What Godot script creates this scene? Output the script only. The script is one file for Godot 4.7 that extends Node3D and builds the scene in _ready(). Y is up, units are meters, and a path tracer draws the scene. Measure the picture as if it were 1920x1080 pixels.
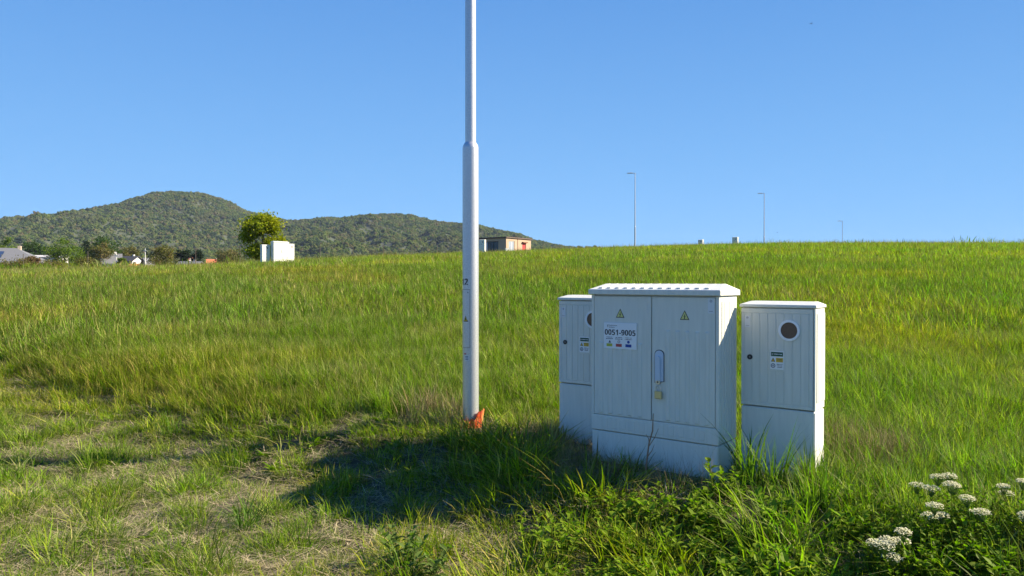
extends Node3D

# ---------------------------------------------------------------- photograph geometry (1920 x 1080)
const FOCAL := 1400.0
const HORIZON := 527.0
const EYE := 1.5
const SUN_TO := Vector3(1.55, 1.0, -0.12)      # towards the sun

# frame of the row of cabinets: local x runs along the doors to the right, local z points out of the doors
const ROW_ORIGIN := Vector3(1.554, 0.0, -5.6)
const ROW_TURN := -0.651

var noise_a := FastNoiseLite.new()
var noise_b := FastNoiseLite.new()
var rng := RandomNumberGenerator.new()
var mats := {}
var taken := {}


# ---------------------------------------------------------------- mesh builder
class Builder:
	var v := PackedVector3Array()
	var n := PackedVector3Array()
	var c := PackedColorArray()
	var col := Color(1, 1, 1)

	func tri(a: Vector3, b: Vector3, d: Vector3, out := Vector3.ZERO) -> void:
		var nn := (d - a).cross(b - a)
		if out != Vector3.ZERO and nn.dot(out) < 0.0:
			var k := b
			b = d
			d = k
			nn = -nn
		nn = nn.normalized()
		v.append(a); v.append(b); v.append(d)
		n.append(nn); n.append(nn); n.append(nn)
		c.append(col); c.append(col); c.append(col)

	func tri_smooth(a: Vector3, b: Vector3, d: Vector3, na: Vector3, nb: Vector3, nd: Vector3) -> void:
		var nn := (d - a).cross(b - a)
		if nn.dot(na + nb + nd) < 0.0:
			var k := b
			b = d
			d = k
			k = nb
			nb = nd
			nd = k
		v.append(a); v.append(b); v.append(d)
		n.append(na); n.append(nb); n.append(nd)
		c.append(col); c.append(col); c.append(col)

	func quad(a: Vector3, b: Vector3, d: Vector3, e: Vector3, out := Vector3.ZERO) -> void:
		tri(a, b, d, out)
		tri(a, d, e, out)

	func box(lo: Vector3, hi: Vector3, bevel := 0.0) -> void:
		var ce := (lo + hi) * 0.5
		var h := (hi - lo) * 0.5
		var b := minf(bevel, minf(h.x, minf(h.y, h.z)) * 0.9)
		var p := func(k: int, s: Vector3) -> Vector3:
			var q := Vector3(s.x * (h.x - b), s.y * (h.y - b), s.z * (h.z - b))
			q[k] = s[k] * h[k]
			return ce + q
		for k in 3:
			var i := (k + 1) % 3
			var j := (k + 2) % 3
			for sg: float in [-1.0, 1.0]:
				var o := Vector3.ZERO
				o[k] = sg
				var pts: Array[Vector3] = []
				for w: Array in [[-1.0, -1.0], [1.0, -1.0], [1.0, 1.0], [-1.0, 1.0]]:
					var s := Vector3.ZERO
					s[k] = sg
					s[i] = w[0]
					s[j] = w[1]
					pts.append(p.call(k, s))
				quad(pts[0], pts[1], pts[2], pts[3], o)
			if b > 0.0:
				for si: float in [-1.0, 1.0]:
					for sj: float in [-1.0, 1.0]:
						var s0 := Vector3.ZERO
						s0[i] = si
						s0[j] = sj
						var s1 := s0
						s0[k] = -1.0
						s1[k] = 1.0
						var o2 := Vector3.ZERO
						o2[i] = si
						o2[j] = sj
						quad(p.call(i, s0), p.call(i, s1), p.call(j, s1), p.call(j, s0), o2)
		if b > 0.0:
			for sx: float in [-1.0, 1.0]:
				for sy: float in [-1.0, 1.0]:
					for sz: float in [-1.0, 1.0]:
						var s := Vector3(sx, sy, sz)
						tri(p.call(0, s), p.call(1, s), p.call(2, s), s)

	# closed polygon in x,y (counter-clockwise or not) pushed out along z from z0 to z1
	func prism(poly: PackedVector2Array, z0: float, z1: float) -> void:
		var ids := Geometry2D.triangulate_polygon(poly)
		for k in range(0, ids.size(), 3):
			var a := poly[ids[k]]
			var b := poly[ids[k + 1]]
			var d := poly[ids[k + 2]]
			tri(Vector3(a.x, a.y, z1), Vector3(b.x, b.y, z1), Vector3(d.x, d.y, z1), Vector3(0, 0, z1 - z0))
			tri(Vector3(a.x, a.y, z0), Vector3(b.x, b.y, z0), Vector3(d.x, d.y, z0), Vector3(0, 0, z0 - z1))
		var ce := Vector2.ZERO
		var area := 0.0
		for k in poly.size():
			var q := poly[(k + 1) % poly.size()]
			area += poly[k].cross(q)
			ce += poly[k]
		for k in poly.size():
			var a := poly[k]
			var b := poly[(k + 1) % poly.size()]
			var o := Vector2(b.y - a.y, a.x - b.x) * signf(area)
			quad(Vector3(a.x, a.y, z0), Vector3(b.x, b.y, z0), Vector3(b.x, b.y, z1), Vector3(a.x, a.y, z1), Vector3(o.x, o.y, 0))

	# tapered tube along points with a radius at each
	func tube(pts: PackedVector3Array, radii: PackedFloat32Array, sides := 6, cap := true) -> void:
		var rings: Array = []
		var norms: Array = []
		for i in pts.size():
			var t := (pts[mini(i + 1, pts.size() - 1)] - pts[maxi(i - 1, 0)]).normalized()
			var up := Vector3(0, 0, 1) if absf(t.z) < 0.9 else Vector3(1, 0, 0)
			var e := t.cross(up).normalized()
			var f := t.cross(e).normalized()
			var ring := PackedVector3Array()
			var nr := PackedVector3Array()
			for s in sides:
				var a := TAU * s / sides
				var o := e * cos(a) + f * sin(a)
				ring.append(pts[i] + o * radii[i])
				nr.append(o)
			rings.append(ring)
			norms.append(nr)
		for i in pts.size() - 1:
			for s in sides:
				var s2 := (s + 1) % sides
				tri_smooth(rings[i][s], rings[i][s2], rings[i + 1][s2], norms[i][s], norms[i][s2], norms[i + 1][s2])
				tri_smooth(rings[i][s], rings[i + 1][s2], rings[i + 1][s], norms[i][s], norms[i + 1][s2], norms[i + 1][s])
		if cap:
			for k: int in [0, pts.size() - 1]:
				var o: Vector3 = (pts[0] - pts[1]) if k == 0 else (pts[k] - pts[k - 1])
				for s in range(1, sides - 1):
					tri(rings[k][0], rings[k][s], rings[k][s + 1], o)

	# profile of (radius, height) turned round the y axis
	func lathe(prof: PackedVector2Array, sides := 32) -> void:
		for i in prof.size() - 1:
			var p := prof[i]
			var q := prof[i + 1]
			var nrm := Vector2(q.y - p.y, p.x - q.x).normalized()
			for s in sides:
				var a := TAU * s / sides
				var b := TAU * (s + 1) / sides
				var ra := Vector3(cos(a), 0, sin(a))
				var rb := Vector3(cos(b), 0, sin(b))
				var na := ra * nrm.x + Vector3(0, nrm.y, 0)
				var nb := rb * nrm.x + Vector3(0, nrm.y, 0)
				var y0 := Vector3(0, p.y, 0)
				var y1 := Vector3(0, q.y, 0)
				if p.x > 1e-5:
					tri_smooth(ra * p.x + y0, rb * p.x + y0, rb * q.x + y1, na, nb, nb)
				if q.x > 1e-5:
					tri_smooth(ra * p.x + y0, rb * q.x + y1, ra * q.x + y1, na, nb, na)

	# a ring or disc in the x,y plane, pushed out along z
	func disc(ce: Vector2, r0: float, r1: float, z0: float, z1: float, sides := 28) -> void:
		for s in sides:
			var a := TAU * s / sides
			var b := TAU * (s + 1) / sides
			var ua := Vector2(cos(a), sin(a))
			var ub := Vector2(cos(b), sin(b))
			var p := func(u: Vector2, r: float, z: float) -> Vector3: return Vector3(ce.x + u.x * r, ce.y + u.y * r, z)
			quad(p.call(ua, r0, z1), p.call(ub, r0, z1), p.call(ub, r1, z1), p.call(ua, r1, z1), Vector3(0, 0, z1 - z0))
			quad(p.call(ua, r1, z0), p.call(ub, r1, z0), p.call(ub, r1, z1), p.call(ua, r1, z1), Vector3(ua.x, ua.y, 0))
			if r0 > 0.0:
				quad(p.call(ua, r0, z0), p.call(ub, r0, z0), p.call(ub, r0, z1), p.call(ua, r0, z1), -Vector3(ua.x, ua.y, 0))

	# a blade of grass or a narrow leaf: a bent, pointed strip
	func blade(root: Vector3, yaw: float, height: float, lean: float, width: float, segs := 3, droop := 1.0, fold := 0.0) -> void:
		var along := Vector3(cos(yaw), 0, sin(yaw))
		var side := Vector3(-sin(yaw), 0, cos(yaw))
		var last_l := Vector3.ZERO
		var last_r := Vector3.ZERO
		for i in segs + 1:
			var t := float(i) / segs
			var p := root + along * (lean * pow(t, 1.0 + droop)) + Vector3(0, height * (t - 0.25 * droop * t * t * lean / maxf(height, 0.01)), 0)
			var w := width * (1.0 - t * t) * 0.5 if i > 0 else width * 0.35
			if fold > 0.0:
				w = fold * sin(PI * clampf(t * 0.94 + 0.05, 0.0, 1.0)) * width * 0.5
			var l := p - side * w
			var r := p + side * w
			if i == segs:
				tri(last_l, last_r, p)
			elif i > 0:
				quad(last_l, last_r, r, l)
			last_l = l
			last_r = r

	func mesh() -> ArrayMesh:
		var m := ArrayMesh.new()
		var a := []
		a.resize(Mesh.ARRAY_MAX)
		a[Mesh.ARRAY_VERTEX] = v
		a[Mesh.ARRAY_NORMAL] = n
		a[Mesh.ARRAY_COLOR] = c
		m.add_surface_from_arrays(Mesh.PRIMITIVE_TRIANGLES, a)
		return m


# ---------------------------------------------------------------- node helpers
func free_name(called: String) -> String:
	if not taken.has(called):
		taken[called] = 0
		return called
	taken[called] += 1
	return "%s_%03d" % [called, taken[called]]


func thing(called: String, label: String, category: String, at: Vector3, turn := 0.0, group := "") -> Node3D:
	var o := Node3D.new()
	o.name = free_name(called)
	add_child(o, true)
	o.position = at
	o.rotation.y = turn
	o.set_meta("label", label)
	o.set_meta("category", category)
	if group != "":
		o.set_meta("group", group)
	return o


func part(called: String, b: Builder, m: Material, parent: Node3D, at := Vector3.ZERO) -> MeshInstance3D:
	var o := MeshInstance3D.new()
	o.name = called
	o.mesh = b.mesh()
	o.mesh.surface_set_material(0, m)
	o.position = at
	parent.add_child(o, true)
	return o


func top_mesh(called: String, me: Mesh, m: Material, kind: String, label := "", category := "") -> MeshInstance3D:
	var o := MeshInstance3D.new()
	o.name = free_name(called)
	o.mesh = me
	me.surface_set_material(0, m)
	add_child(o, true)
	if kind != "":
		o.set_meta("kind", kind)
	if label != "":
		o.set_meta("label", label)
	if category != "":
		o.set_meta("category", category)
	return o


func copy_of(o: Node3D, at: Vector3, turn: float, label: String, called := "") -> Node3D:
	var r: Node3D = o.duplicate()
	var base := called if called != "" else String(o.name).trim_suffix("")
	r.name = free_name(base)
	add_child(r, true)
	r.position = at
	r.rotation.y = turn
	r.set_meta("label", label)
	return r


func scatter(called: String, label: String, category: String, me: Mesh, m: Material, xf: Array[Transform3D], tints: PackedColorArray) -> void:
	if xf.is_empty():
		return
	var mm := MultiMesh.new()
	mm.transform_format = MultiMesh.TRANSFORM_3D
	mm.use_colors = true
	mm.mesh = me
	me.surface_set_material(0, m)
	mm.instance_count = xf.size()
	for i in xf.size():
		mm.set_instance_transform(i, xf[i])
		mm.set_instance_color(i, tints[i])
	var o := MultiMeshInstance3D.new()
	o.name = free_name(called)
	o.multimesh = mm
	add_child(o, true)
	o.set_meta("kind", "stuff")
	o.set_meta("label", label)
	o.set_meta("category", category)


func plain(c: Color, rough := 0.6, metal := 0.0, spec := 0.5) -> StandardMaterial3D:
	var m := StandardMaterial3D.new()
	m.albedo_color = c.linear_to_srgb()
	m.roughness = rough
	m.metallic = metal
	m.metallic_specular = spec
	return m


# colour and fine relief from noise, laid out by world-free object axes
func mottled(lo: Color, hi: Color, freq: float, scale: float, rough := 0.6, metal := 0.0, relief := 0.0, seed_ := 3, world := false) -> StandardMaterial3D:
	var m := plain(Color(1, 1, 1), rough, metal)
	var f := FastNoiseLite.new()
	f.seed = seed_
	f.frequency = freq
	f.fractal_octaves = 5
	var t := NoiseTexture2D.new()
	t.width = 512
	t.height = 512
	t.seamless = true
	t.noise = f
	var g := Gradient.new()
	g.set_color(0, lo.linear_to_srgb())
	g.set_color(1, hi.linear_to_srgb())
	t.color_ramp = g
	m.albedo_texture = t
	m.uv1_triplanar = true
	m.uv1_world_triplanar = world
	m.uv1_scale = Vector3(scale, scale, scale)
	if relief > 0.0:
		var t2 := NoiseTexture2D.new()
		t2.width = 512
		t2.height = 512
		t2.seamless = true
		t2.as_normal_map = true
		t2.bump_strength = 6.0
		t2.noise = f
		m.normal_enabled = true
		m.normal_texture = t2
		m.normal_scale = relief
	return m


func leafy(back := Color(0.75, 0.9, 0.35), rough := 0.55, spec := 0.35) -> StandardMaterial3D:
	var m := StandardMaterial3D.new()
	m.albedo_color = Color(1, 1, 1)
	m.vertex_color_use_as_albedo = true
	m.roughness = rough
	m.metallic_specular = spec
	m.cull_mode = BaseMaterial3D.CULL_DISABLED
	m.backlight_enabled = true
	m.backlight = back
	return m


# ---------------------------------------------------------------- the lie of the land
func smooth(a: float, b: float, x: float) -> float:
	var t := clampf((x - a) / (b - a), 0.0, 1.0)
	return t * t * (3.0 - 2.0 * t)


func table(xs: Array, ys: Array, x: float) -> float:
	if x <= xs[0]:
		return ys[0]
	for i in xs.size() - 1:
		if x <= xs[i + 1]:
			var t: float = (x - xs[i]) / (xs[i + 1] - xs[i])
			var y0: float = ys[maxi(i - 1, 0)]
			var y3: float = ys[mini(i + 2, ys.size() - 1)]
			return cubic_interpolate(ys[i], ys[i + 1], y0, y3, t)
	return ys[-1]


func row_uv(x: float, z: float) -> Vector2:      # metres along and behind the front of the cabinets
	var dx := x - ROW_ORIGIN.x
	var dd := -z + ROW_ORIGIN.z
	return Vector2(dx * 0.795 - dd * 0.606, dx * 0.606 + dd * 0.795)


func hill_height(x: float, d: float) -> float:
	var crest := table([-2600, -1900, -1371, -1286, -1200, -1114, -1043, -986, -943, -893, -843, -800, -757, -714, -657, -600, -543, -486, -443, -386, -329, -271, -214, -157, -86, -14, 57, 129, 179, 271, 420],
		[60, 120, 162, 172, 187, 203, 214, 233, 243, 247, 241, 230, 211, 196, 181, 170, 170, 173, 176, 184, 186, 179, 167, 160, 153, 139, 120, 99, 89, 60, 10], x / 0.95)
	crest -= 7.0
	var t := clampf((d - 330.0) / 1570.0, 0.0, 1.0)
	var h := (crest * 0.95) * pow(t, 1.95)
	if d > 1900.0:
		h = crest * 0.95 * (1.0 - 0.5 * smooth(1900.0, 3200.0, d))
	var gully := noise_b.get_noise_2d(x * 0.12, d * 0.05) * 26.0 + noise_b.get_noise_2d(x * 0.35 + 900.0, d * 0.3) * 9.0
	return h + gully * smooth(0.15, 0.6, t) * (1.0 - smooth(0.86, 1.0, t) * 0.75)


func land(x: float, z: float) -> float:
	var d := -z
	var q := row_uv(x, z)
	var h := -0.30 * smooth(0.0, -1.7, q.y)
	if d > 6.5:
		var t := (d - 6.5) / 49.0
		var g := 1.3 * t - 0.3 * t * t
		if t > 1.15:
			g = 1.098 - 0.1 * (t - 1.15) + 0.0852 * (1.0 - exp(-(t - 1.15) / 0.12))
		if d > 350.0:
			g = lerpf(g, 0.3, smooth(350.0, 700.0, d))
		h += maxf(g, 0.3 if t > 2.0 else -1.0) * table([-60, -42, -23, -11.5, -4, 5.3, 15, 24, 42, 70], [1.8, 1.92, 2.38, 2.98, 3.27, 3.6, 3.9, 4.04, 4.0, 3.9], x * 1.0 / maxf(1.0, d / 62.0))
	var rough := 0.035 * noise_a.get_noise_2d(x * 9.0, z * 9.0) + 0.06 * noise_a.get_noise_2d(x * 2.0, z * 2.0)
	return h + rough * smooth(0.0, 0.5, Vector2(x - 1.2, z + 6.1).length() - 0.6)


func on_land(x: float, z: float) -> Vector3:
	return Vector3(x, land(x, z), z)


func from_pixel(px: float, py: float, d: float) -> Vector3:
	return Vector3((px - 960.0) / FOCAL * d, EYE - (py - HORIZON) / FOCAL * d, -d)


# how far the unmown grass reaches towards the road, measured behind the cabinet fronts
func mown_edge(u: float) -> float:
	return table([-14, -8, -5.5, -4, -2.7, -1.7, -1.1, 0.0, 0.35, 0.8, 1.2, 2.0, 5], [-1.2, -1.1, -1.0, -0.5, 0.25, 0.3, 0.35, 0.3, 0.0, -0.25, -0.4, -0.6, -1.0], u)


func build_ground() -> void:
	var angles: Array[float] = []
	var a := -180.0
	while a < 180.0:
		angles.append(deg_to_rad(a))
		a += 0.7 if absf(a + 0.35) < 55.0 else 5.0
	angles.append(PI)
	var radii: Array[float] = [0.0]
	var r := 0.6
	while r < 3600.0:
		radii.append(r)
		r *= 1.028 if r < 150.0 else 1.12
	var v := PackedVector3Array()
	var n := PackedVector3Array()
	var ids := PackedInt32Array()
	for rr in radii:
		for an in angles:
			var x := sin(an) * rr
			var z := -cos(an) * rr
			v.append(Vector3(x, land(x, z), z))
			var e := maxf(0.05, rr * 0.01)
			n.append(Vector3(land(x - e, z) - land(x + e, z), 2.0 * e, land(x, z - e) - land(x, z + e)).normalized())
	var w := angles.size()
	for i in radii.size() - 1:
		for j in w - 1:
			var k := i * w + j
			ids.append_array([k, k + w, k + 1, k + 1, k + w, k + w + 1])
	var arr := []
	arr.resize(Mesh.ARRAY_MAX)
	arr[Mesh.ARRAY_VERTEX] = v
	arr[Mesh.ARRAY_NORMAL] = n
	arr[Mesh.ARRAY_INDEX] = ids
	var me := ArrayMesh.new()
	me.add_surface_from_arrays(Mesh.PRIMITIVE_TRIANGLES, arr)
	var m := mottled(Color(0.035, 0.036, 0.018), Color(0.115, 0.09, 0.055), 0.012, 0.7, 0.95, 0.0, 1.0, 11, true)
	top_mesh("ground", me, m, "structure", "grassy field sloping up from a mown verge", "ground")


# ---------------------------------------------------------------- grass
func grass_tuft(sd: int, blades: int, radius: float, h0: float, h1: float, w0: float, w1: float, lean: float, segs: int, cols: Array, thin_heads := 0) -> ArrayMesh:
	var g := RandomNumberGenerator.new()
	g.seed = sd
	var b := Builder.new()
	for i in blades:
		var an := g.randf() * TAU
		var rr := radius * sqrt(g.randf())
		var root := Vector3(cos(an) * rr, -0.02, sin(an) * rr)
		var c: Color = cols[g.randi() % cols.size()]
		var k := g.randf_range(0.45, 1.5)
		b.col = Color(c.r * k * g.randf_range(0.9, 1.1), c.g * k, c.b * k)
		var h := g.randf_range(h0, h1)
		b.blade(root, an + g.randf_range(-1.2, 1.2), h, h * g.randf_range(0.1, 1.0) * lean, g.randf_range(w0, w1), segs, g.randf_range(0.6, 1.4))
	for i in thin_heads:
		var an := g.randf() * TAU
		var rr := radius * sqrt(g.randf())
		var c := Color(0.22, 0.19, 0.09) * g.randf_range(0.7, 1.2)
		b.col = c
		var h := h1 * g.randf_range(1.05, 1.5)
		b.blade(Vector3(cos(an) * rr, 0, sin(an) * rr), an, h, h * g.randf_range(0.05, 0.4), w0 * 0.6, segs, 1.0)
	return b.mesh()


# patches of different meadow grasses: greener, yellower and drier kinds, set by position noise alone
func grass_tint(x: float, z: float, g: RandomNumberGenerator) -> Color:
	var p := noise_a.get_noise_2d(x * 1.1, z * 1.1)
	var p2 := noise_b.get_noise_2d(x * 2.6 + 50.0, z * 2.6)
	var k := g.randf_range(0.62, 1.38)
	var c := Color(1.0, 1.0, 1.0)
	c = c.lerp(Color(1.35, 1.08, 0.9), smooth(0.0, 0.45, p))
	c = c.lerp(Color(0.86, 0.96, 0.9), smooth(0.05, 0.5, -p))
	c = c.lerp(Color(1.5, 1.1, 1.7), 0.4 * smooth(0.22, 0.5, p2))
	c = c.lerp(Color(0.8, 0.85, 0.8), 0.8 * smooth(0.25, 0.5, -p2))
	return Color(c.r * k, c.g * k, c.b * k)


func blocked(x: float, z: float, grow := 0.0) -> bool:      # inside a cabinet or a post
	var q := row_uv(x, z)
	if q.x > -1.115 - grow and q.x < 0.0 + grow and q.y > -grow and q.y < 0.38 + grow:
		return true
	if q.y > 0.33 - grow and q.y < 0.6 + grow and ((q.x > 0.045 - grow and q.x < 0.605 + grow) or (q.x > -1.68 - grow and q.x < -1.12 + grow)):
		return true
	return Vector2(x + 0.41, z + 7.4).length() < 0.1 + grow


func place(x: float, z: float, s: float, tilt: float, g: RandomNumberGenerator, stretch := 1.0) -> Transform3D:
	var bs := Basis(Vector3.UP, g.randf() * TAU)
	bs = Basis(Vector3(g.randf_range(-1, 1), 0, g.randf_range(-1, 1)).normalized(), g.randf() * tilt) * bs
	return Transform3D(bs.scaled_local(Vector3(s, s * stretch, s)), on_land(x, z))


func build_grass() -> void:
	var m := leafy(Color(0.85, 1.0, 0.3), 0.55, 0.16)
	var green := [Color(0.2, 0.305, 0.03), Color(0.165, 0.28, 0.03), Color(0.235, 0.32, 0.03), Color(0.13, 0.21, 0.03), Color(0.31, 0.31, 0.11), Color(0.27, 0.31, 0.12)]
	var dry := [Color(0.34, 0.27, 0.15), Color(0.28, 0.21, 0.12), Color(0.42, 0.35, 0.21)]
	var g := RandomNumberGenerator.new()
	g.seed = 77
	# near field, a metre-deep fringe of long blades
	var kinds := 4
	var near: Array = []
	var near_t: Array = []
	var shorts: Array = []
	var shorts_t: Array = []
	for k in kinds:
		var e1: Array[Transform3D] = []
		var e2: Array[Transform3D] = []
		near.append(e1)
		near_t.append(PackedColorArray())
		shorts.append(e2)
		shorts_t.append(PackedColorArray())
	var straw: Array[Transform3D] = []
	var straw_t := PackedColorArray()
	var dead: Array[Transform3D] = []
	var dead_t := PackedColorArray()
	for i in 46000:
		var d := sqrt(g.randf_range(2.6 * 2.6, 14.0 * 14.0))
		var an := g.randf_range(-1.03, 1.03)
		var x := sin(an) * d
		var z := -cos(an) * d
		if blocked(x, z, 0.05) or Vector2(x + 0.3, z + 7.15).length() < 0.29:
			continue
		var q := row_uv(x, z)
		var edge := mown_edge(q.x) + 0.35 * noise_a.get_noise_2d(x * 14.0, z * 14.0) + 0.12 * noise_a.get_noise_2d(x * 50.0, z * 50.0)
		var k := i % kinds
		var tall := smooth(edge - 0.1, edge + 0.35, q.y)
		var patch := noise_b.get_noise_2d(x * 22.0, z * 22.0)
		if g.randf() < tall:
			var s := g.randf_range(0.65, 1.1) * lerpf(0.85 if q.x < -3.6 or q.x > 0.6 else 0.55, 1.0, smooth(edge, edge + 1.5, q.y)) * (1.0 + 0.35 * noise_a.get_noise_2d(x * 6.0 + 40.0, z * 6.0))
			near[k].append(place(x, z, s, 0.2, g, g.randf_range(0.85, 1.15)))
			near_t[k].append(grass_tint(x, z, g))
		else:
			if patch > 0.27 and g.randf() < 0.75:
				continue
			var clump := smooth(-0.1, 0.45, noise_a.get_noise_2d(x * 16.0 + 9.0, z * 16.0))
			if clump < 0.25 and g.randf() < 0.25:
				continue
			var s := g.randf_range(0.55, 1.2) * (0.55 + 0.85 * clump) * lerpf(1.0, 1.55, smooth(-1.0, -0.2, q.x) * smooth(-2.6, -1.9, q.y))
			s *= lerpf(1.0, 1.7, smooth(-3.0, -2.4, q.x) * smooth(-0.4, -0.8, q.x) * smooth(-1.15, -0.75, q.y))
			if q.x < -0.05 and q.x > -1.3 and q.y > -0.55:
				s *= 0.5
			if q.x > -0.7 and q.y > -2.2 and g.randf() < 0.2:
				continue
			shorts[k].append(place(x, z, maxf(s, 0.35), 0.5, g))
			shorts_t[k].append(grass_tint(x, z, g))
		if q.y < edge + 0.5 and g.randf() < 0.3 + 0.5 * smooth(-0.1, 0.3, patch):
			straw.append(place(x + g.randf_range(-0.1, 0.1), z + g.randf_range(-0.1, 0.1), g.randf_range(0.6, 1.3), 0.15, g))
			var kk := g.randf_range(0.7, 1.2)
			straw_t.append(Color(kk, kk, kk))
	for k in kinds:
		var me := grass_tuft(100 + k, 36, 0.11, 0.12, 0.36, 0.0045, 0.0105, 1.0, 4, green, 1)
		scatter("tall_grass", "tall unmown green grass of the near field", "grass", me, m, near[k], near_t[k])
		var ms := grass_tuft(200 + k, 36, 0.11, 0.04, 0.17, 0.0035, 0.0075, 1.5, 3, green)
		scatter("short_grass", "short trodden grass of the mown verge", "grass", ms, m, shorts[k], shorts_t[k])
	var dry_m := leafy(Color(0.3, 0.28, 0.2), 0.8, 0.2)
	scatter("dry_straw", "dry cut straw lying on the mown verge", "straw", litter(), dry_m, straw, straw_t)
	# standing dead grass: by the foot of the post, beside both outer cabinets and along their feet
	for spot: Array in [[-0.75, 7.55, 0.28, 40], [0.45, 7.0, 0.35, 60, 0.7], [0.3, 6.5, 0.4, 60, 0.5], [0.62, 6.05, 0.3, 70, 0.5], [1.0, 5.75, 0.22, 26, 0.4], [2.75, 5.95, 0.4, 90], [2.95, 6.25, 0.4, 50], [1.25, 5.35, 0.2, 7], [2.3, 5.15, 0.25, 8]]:
		for i in int(spot[3]):
			var an := g.randf() * TAU
			var rr: float = spot[2] * sqrt(g.randf()) * 1.2
			var x: float = spot[0] + cos(an) * rr
			var z: float = -spot[1] + sin(an) * rr
			if blocked(x, z, 0.03):
				continue
			var low: float = spot[4] if spot.size() > 4 else 1.0
			dead.append(place(x, z, g.randf_range(0.5, 1.05) * lerpf(low, 1.0, 0.2), 0.4 if low == 1.0 else 1.1, g))
			var kk := g.randf_range(0.6, 1.1)
			dead_t.append(Color(kk, kk * 0.95, kk * 0.9))
	scatter("dead_grass", "standing dead brown grass beside the cabinets and lamp post", "grass", grass_tuft(321, 22, 0.09, 0.2, 0.5, 0.002, 0.0042, 0.9, 4, dry), dry_m, dead, dead_t)
	# middle field
	for band: Array in [[12.5, 34.0, 70000, 4, 0.15, 18, 0.12, 0.34, 0.009, 0.019, 3], [32.0, 82.0, 88000, 3, 0.34, 26, 0.13, 0.36, 0.022, 0.045, 2], [80.0, 190.0, 9000, 1, 2.4, 150, 0.3, 0.5, 0.04, 0.07, 2]]:
		for k in int(band[3]):
			var xf: Array[Transform3D] = []
			var tn := PackedColorArray()
			for i in int(band[2]) / int(band[3]):
				var d := sqrt(g.randf_range(band[0] * band[0], band[1] * band[1]))
				var an := g.randf_range(-0.86, 0.86)
				var x := sin(an) * d
				var z := -cos(an) * d
				if row_uv(x, z).y < mown_edge(row_uv(x, z).x) + 0.3:
					continue
				xf.append(place(x, z, g.randf_range(0.65, 1.25), 0.35, g, g.randf_range(0.8, 1.1) * (1.0 + 0.3 * noise_a.get_noise_2d(x * 3.0 + 40.0, z * 3.0))))
				tn.append(grass_tint(x, z, g))
			var me := grass_tuft(400 + k + int(band[0]), band[5], band[4], band[6], band[7], band[8], band[9], 1.0, band[10], green, 1)
			scatter("field_grass", "long green grass covering the rising field", "grass", me, m, xf, tn)


func litter() -> ArrayMesh:
	var g := RandomNumberGenerator.new()
	g.seed = 5
	var b := Builder.new()
	for i in 26:
		var p := Vector3(g.randf_range(-0.16, 0.16), g.randf_range(0.004, 0.03), g.randf_range(-0.16, 0.16))
		var k := g.randf_range(0.6, 1.2)
		b.col = Color(0.38 * k, 0.32 * k, 0.19 * k)
		var yaw := g.randf() * TAU
		var l := g.randf_range(0.05, 0.16)
		var e := Vector3(cos(yaw), g.randf_range(-0.15, 0.25), sin(yaw)) * l
		var s := Vector3(-sin(yaw), 0, cos(yaw)) * g.randf_range(0.0012, 0.0028)
		b.quad(p - s, p + s, p + e + s * 0.5, p + e - s * 0.5)
	return b.mesh()


# ---------------------------------------------------------------- near plants
func leaf_blade(b: Builder, root: Vector3, dir: Vector3, length: float, width: float, sag: float) -> void:
	var side := dir.cross(Vector3.UP).normalized()
	var up := side.cross(dir).normalized()
	var segs := 4
	var pl := root
	var pr := root
	var pm := root
	for i in range(1, segs + 1):
		var t := float(i) / segs
		var p := root + dir * (length * t) + Vector3(0, -sag * length * t * t, 0)
		var w := width * 0.5 * sin(PI * pow(t, 0.8)) if i < segs else 0.0
		var l := p - side * w + up * (w * 0.35)
		var r := p + side * w + up * (w * 0.35)
		if i == 1:
			b.tri(root, p, l)
			b.tri(root, r, p)
		elif i == segs:
			b.tri(pm, p, pl)
			b.tri(pm, pr, p)
		else:
			b.quad(pl, pm, p, l)
			b.quad(pm, pr, r, p)
		pl = l
		pr = r
		pm = p


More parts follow.
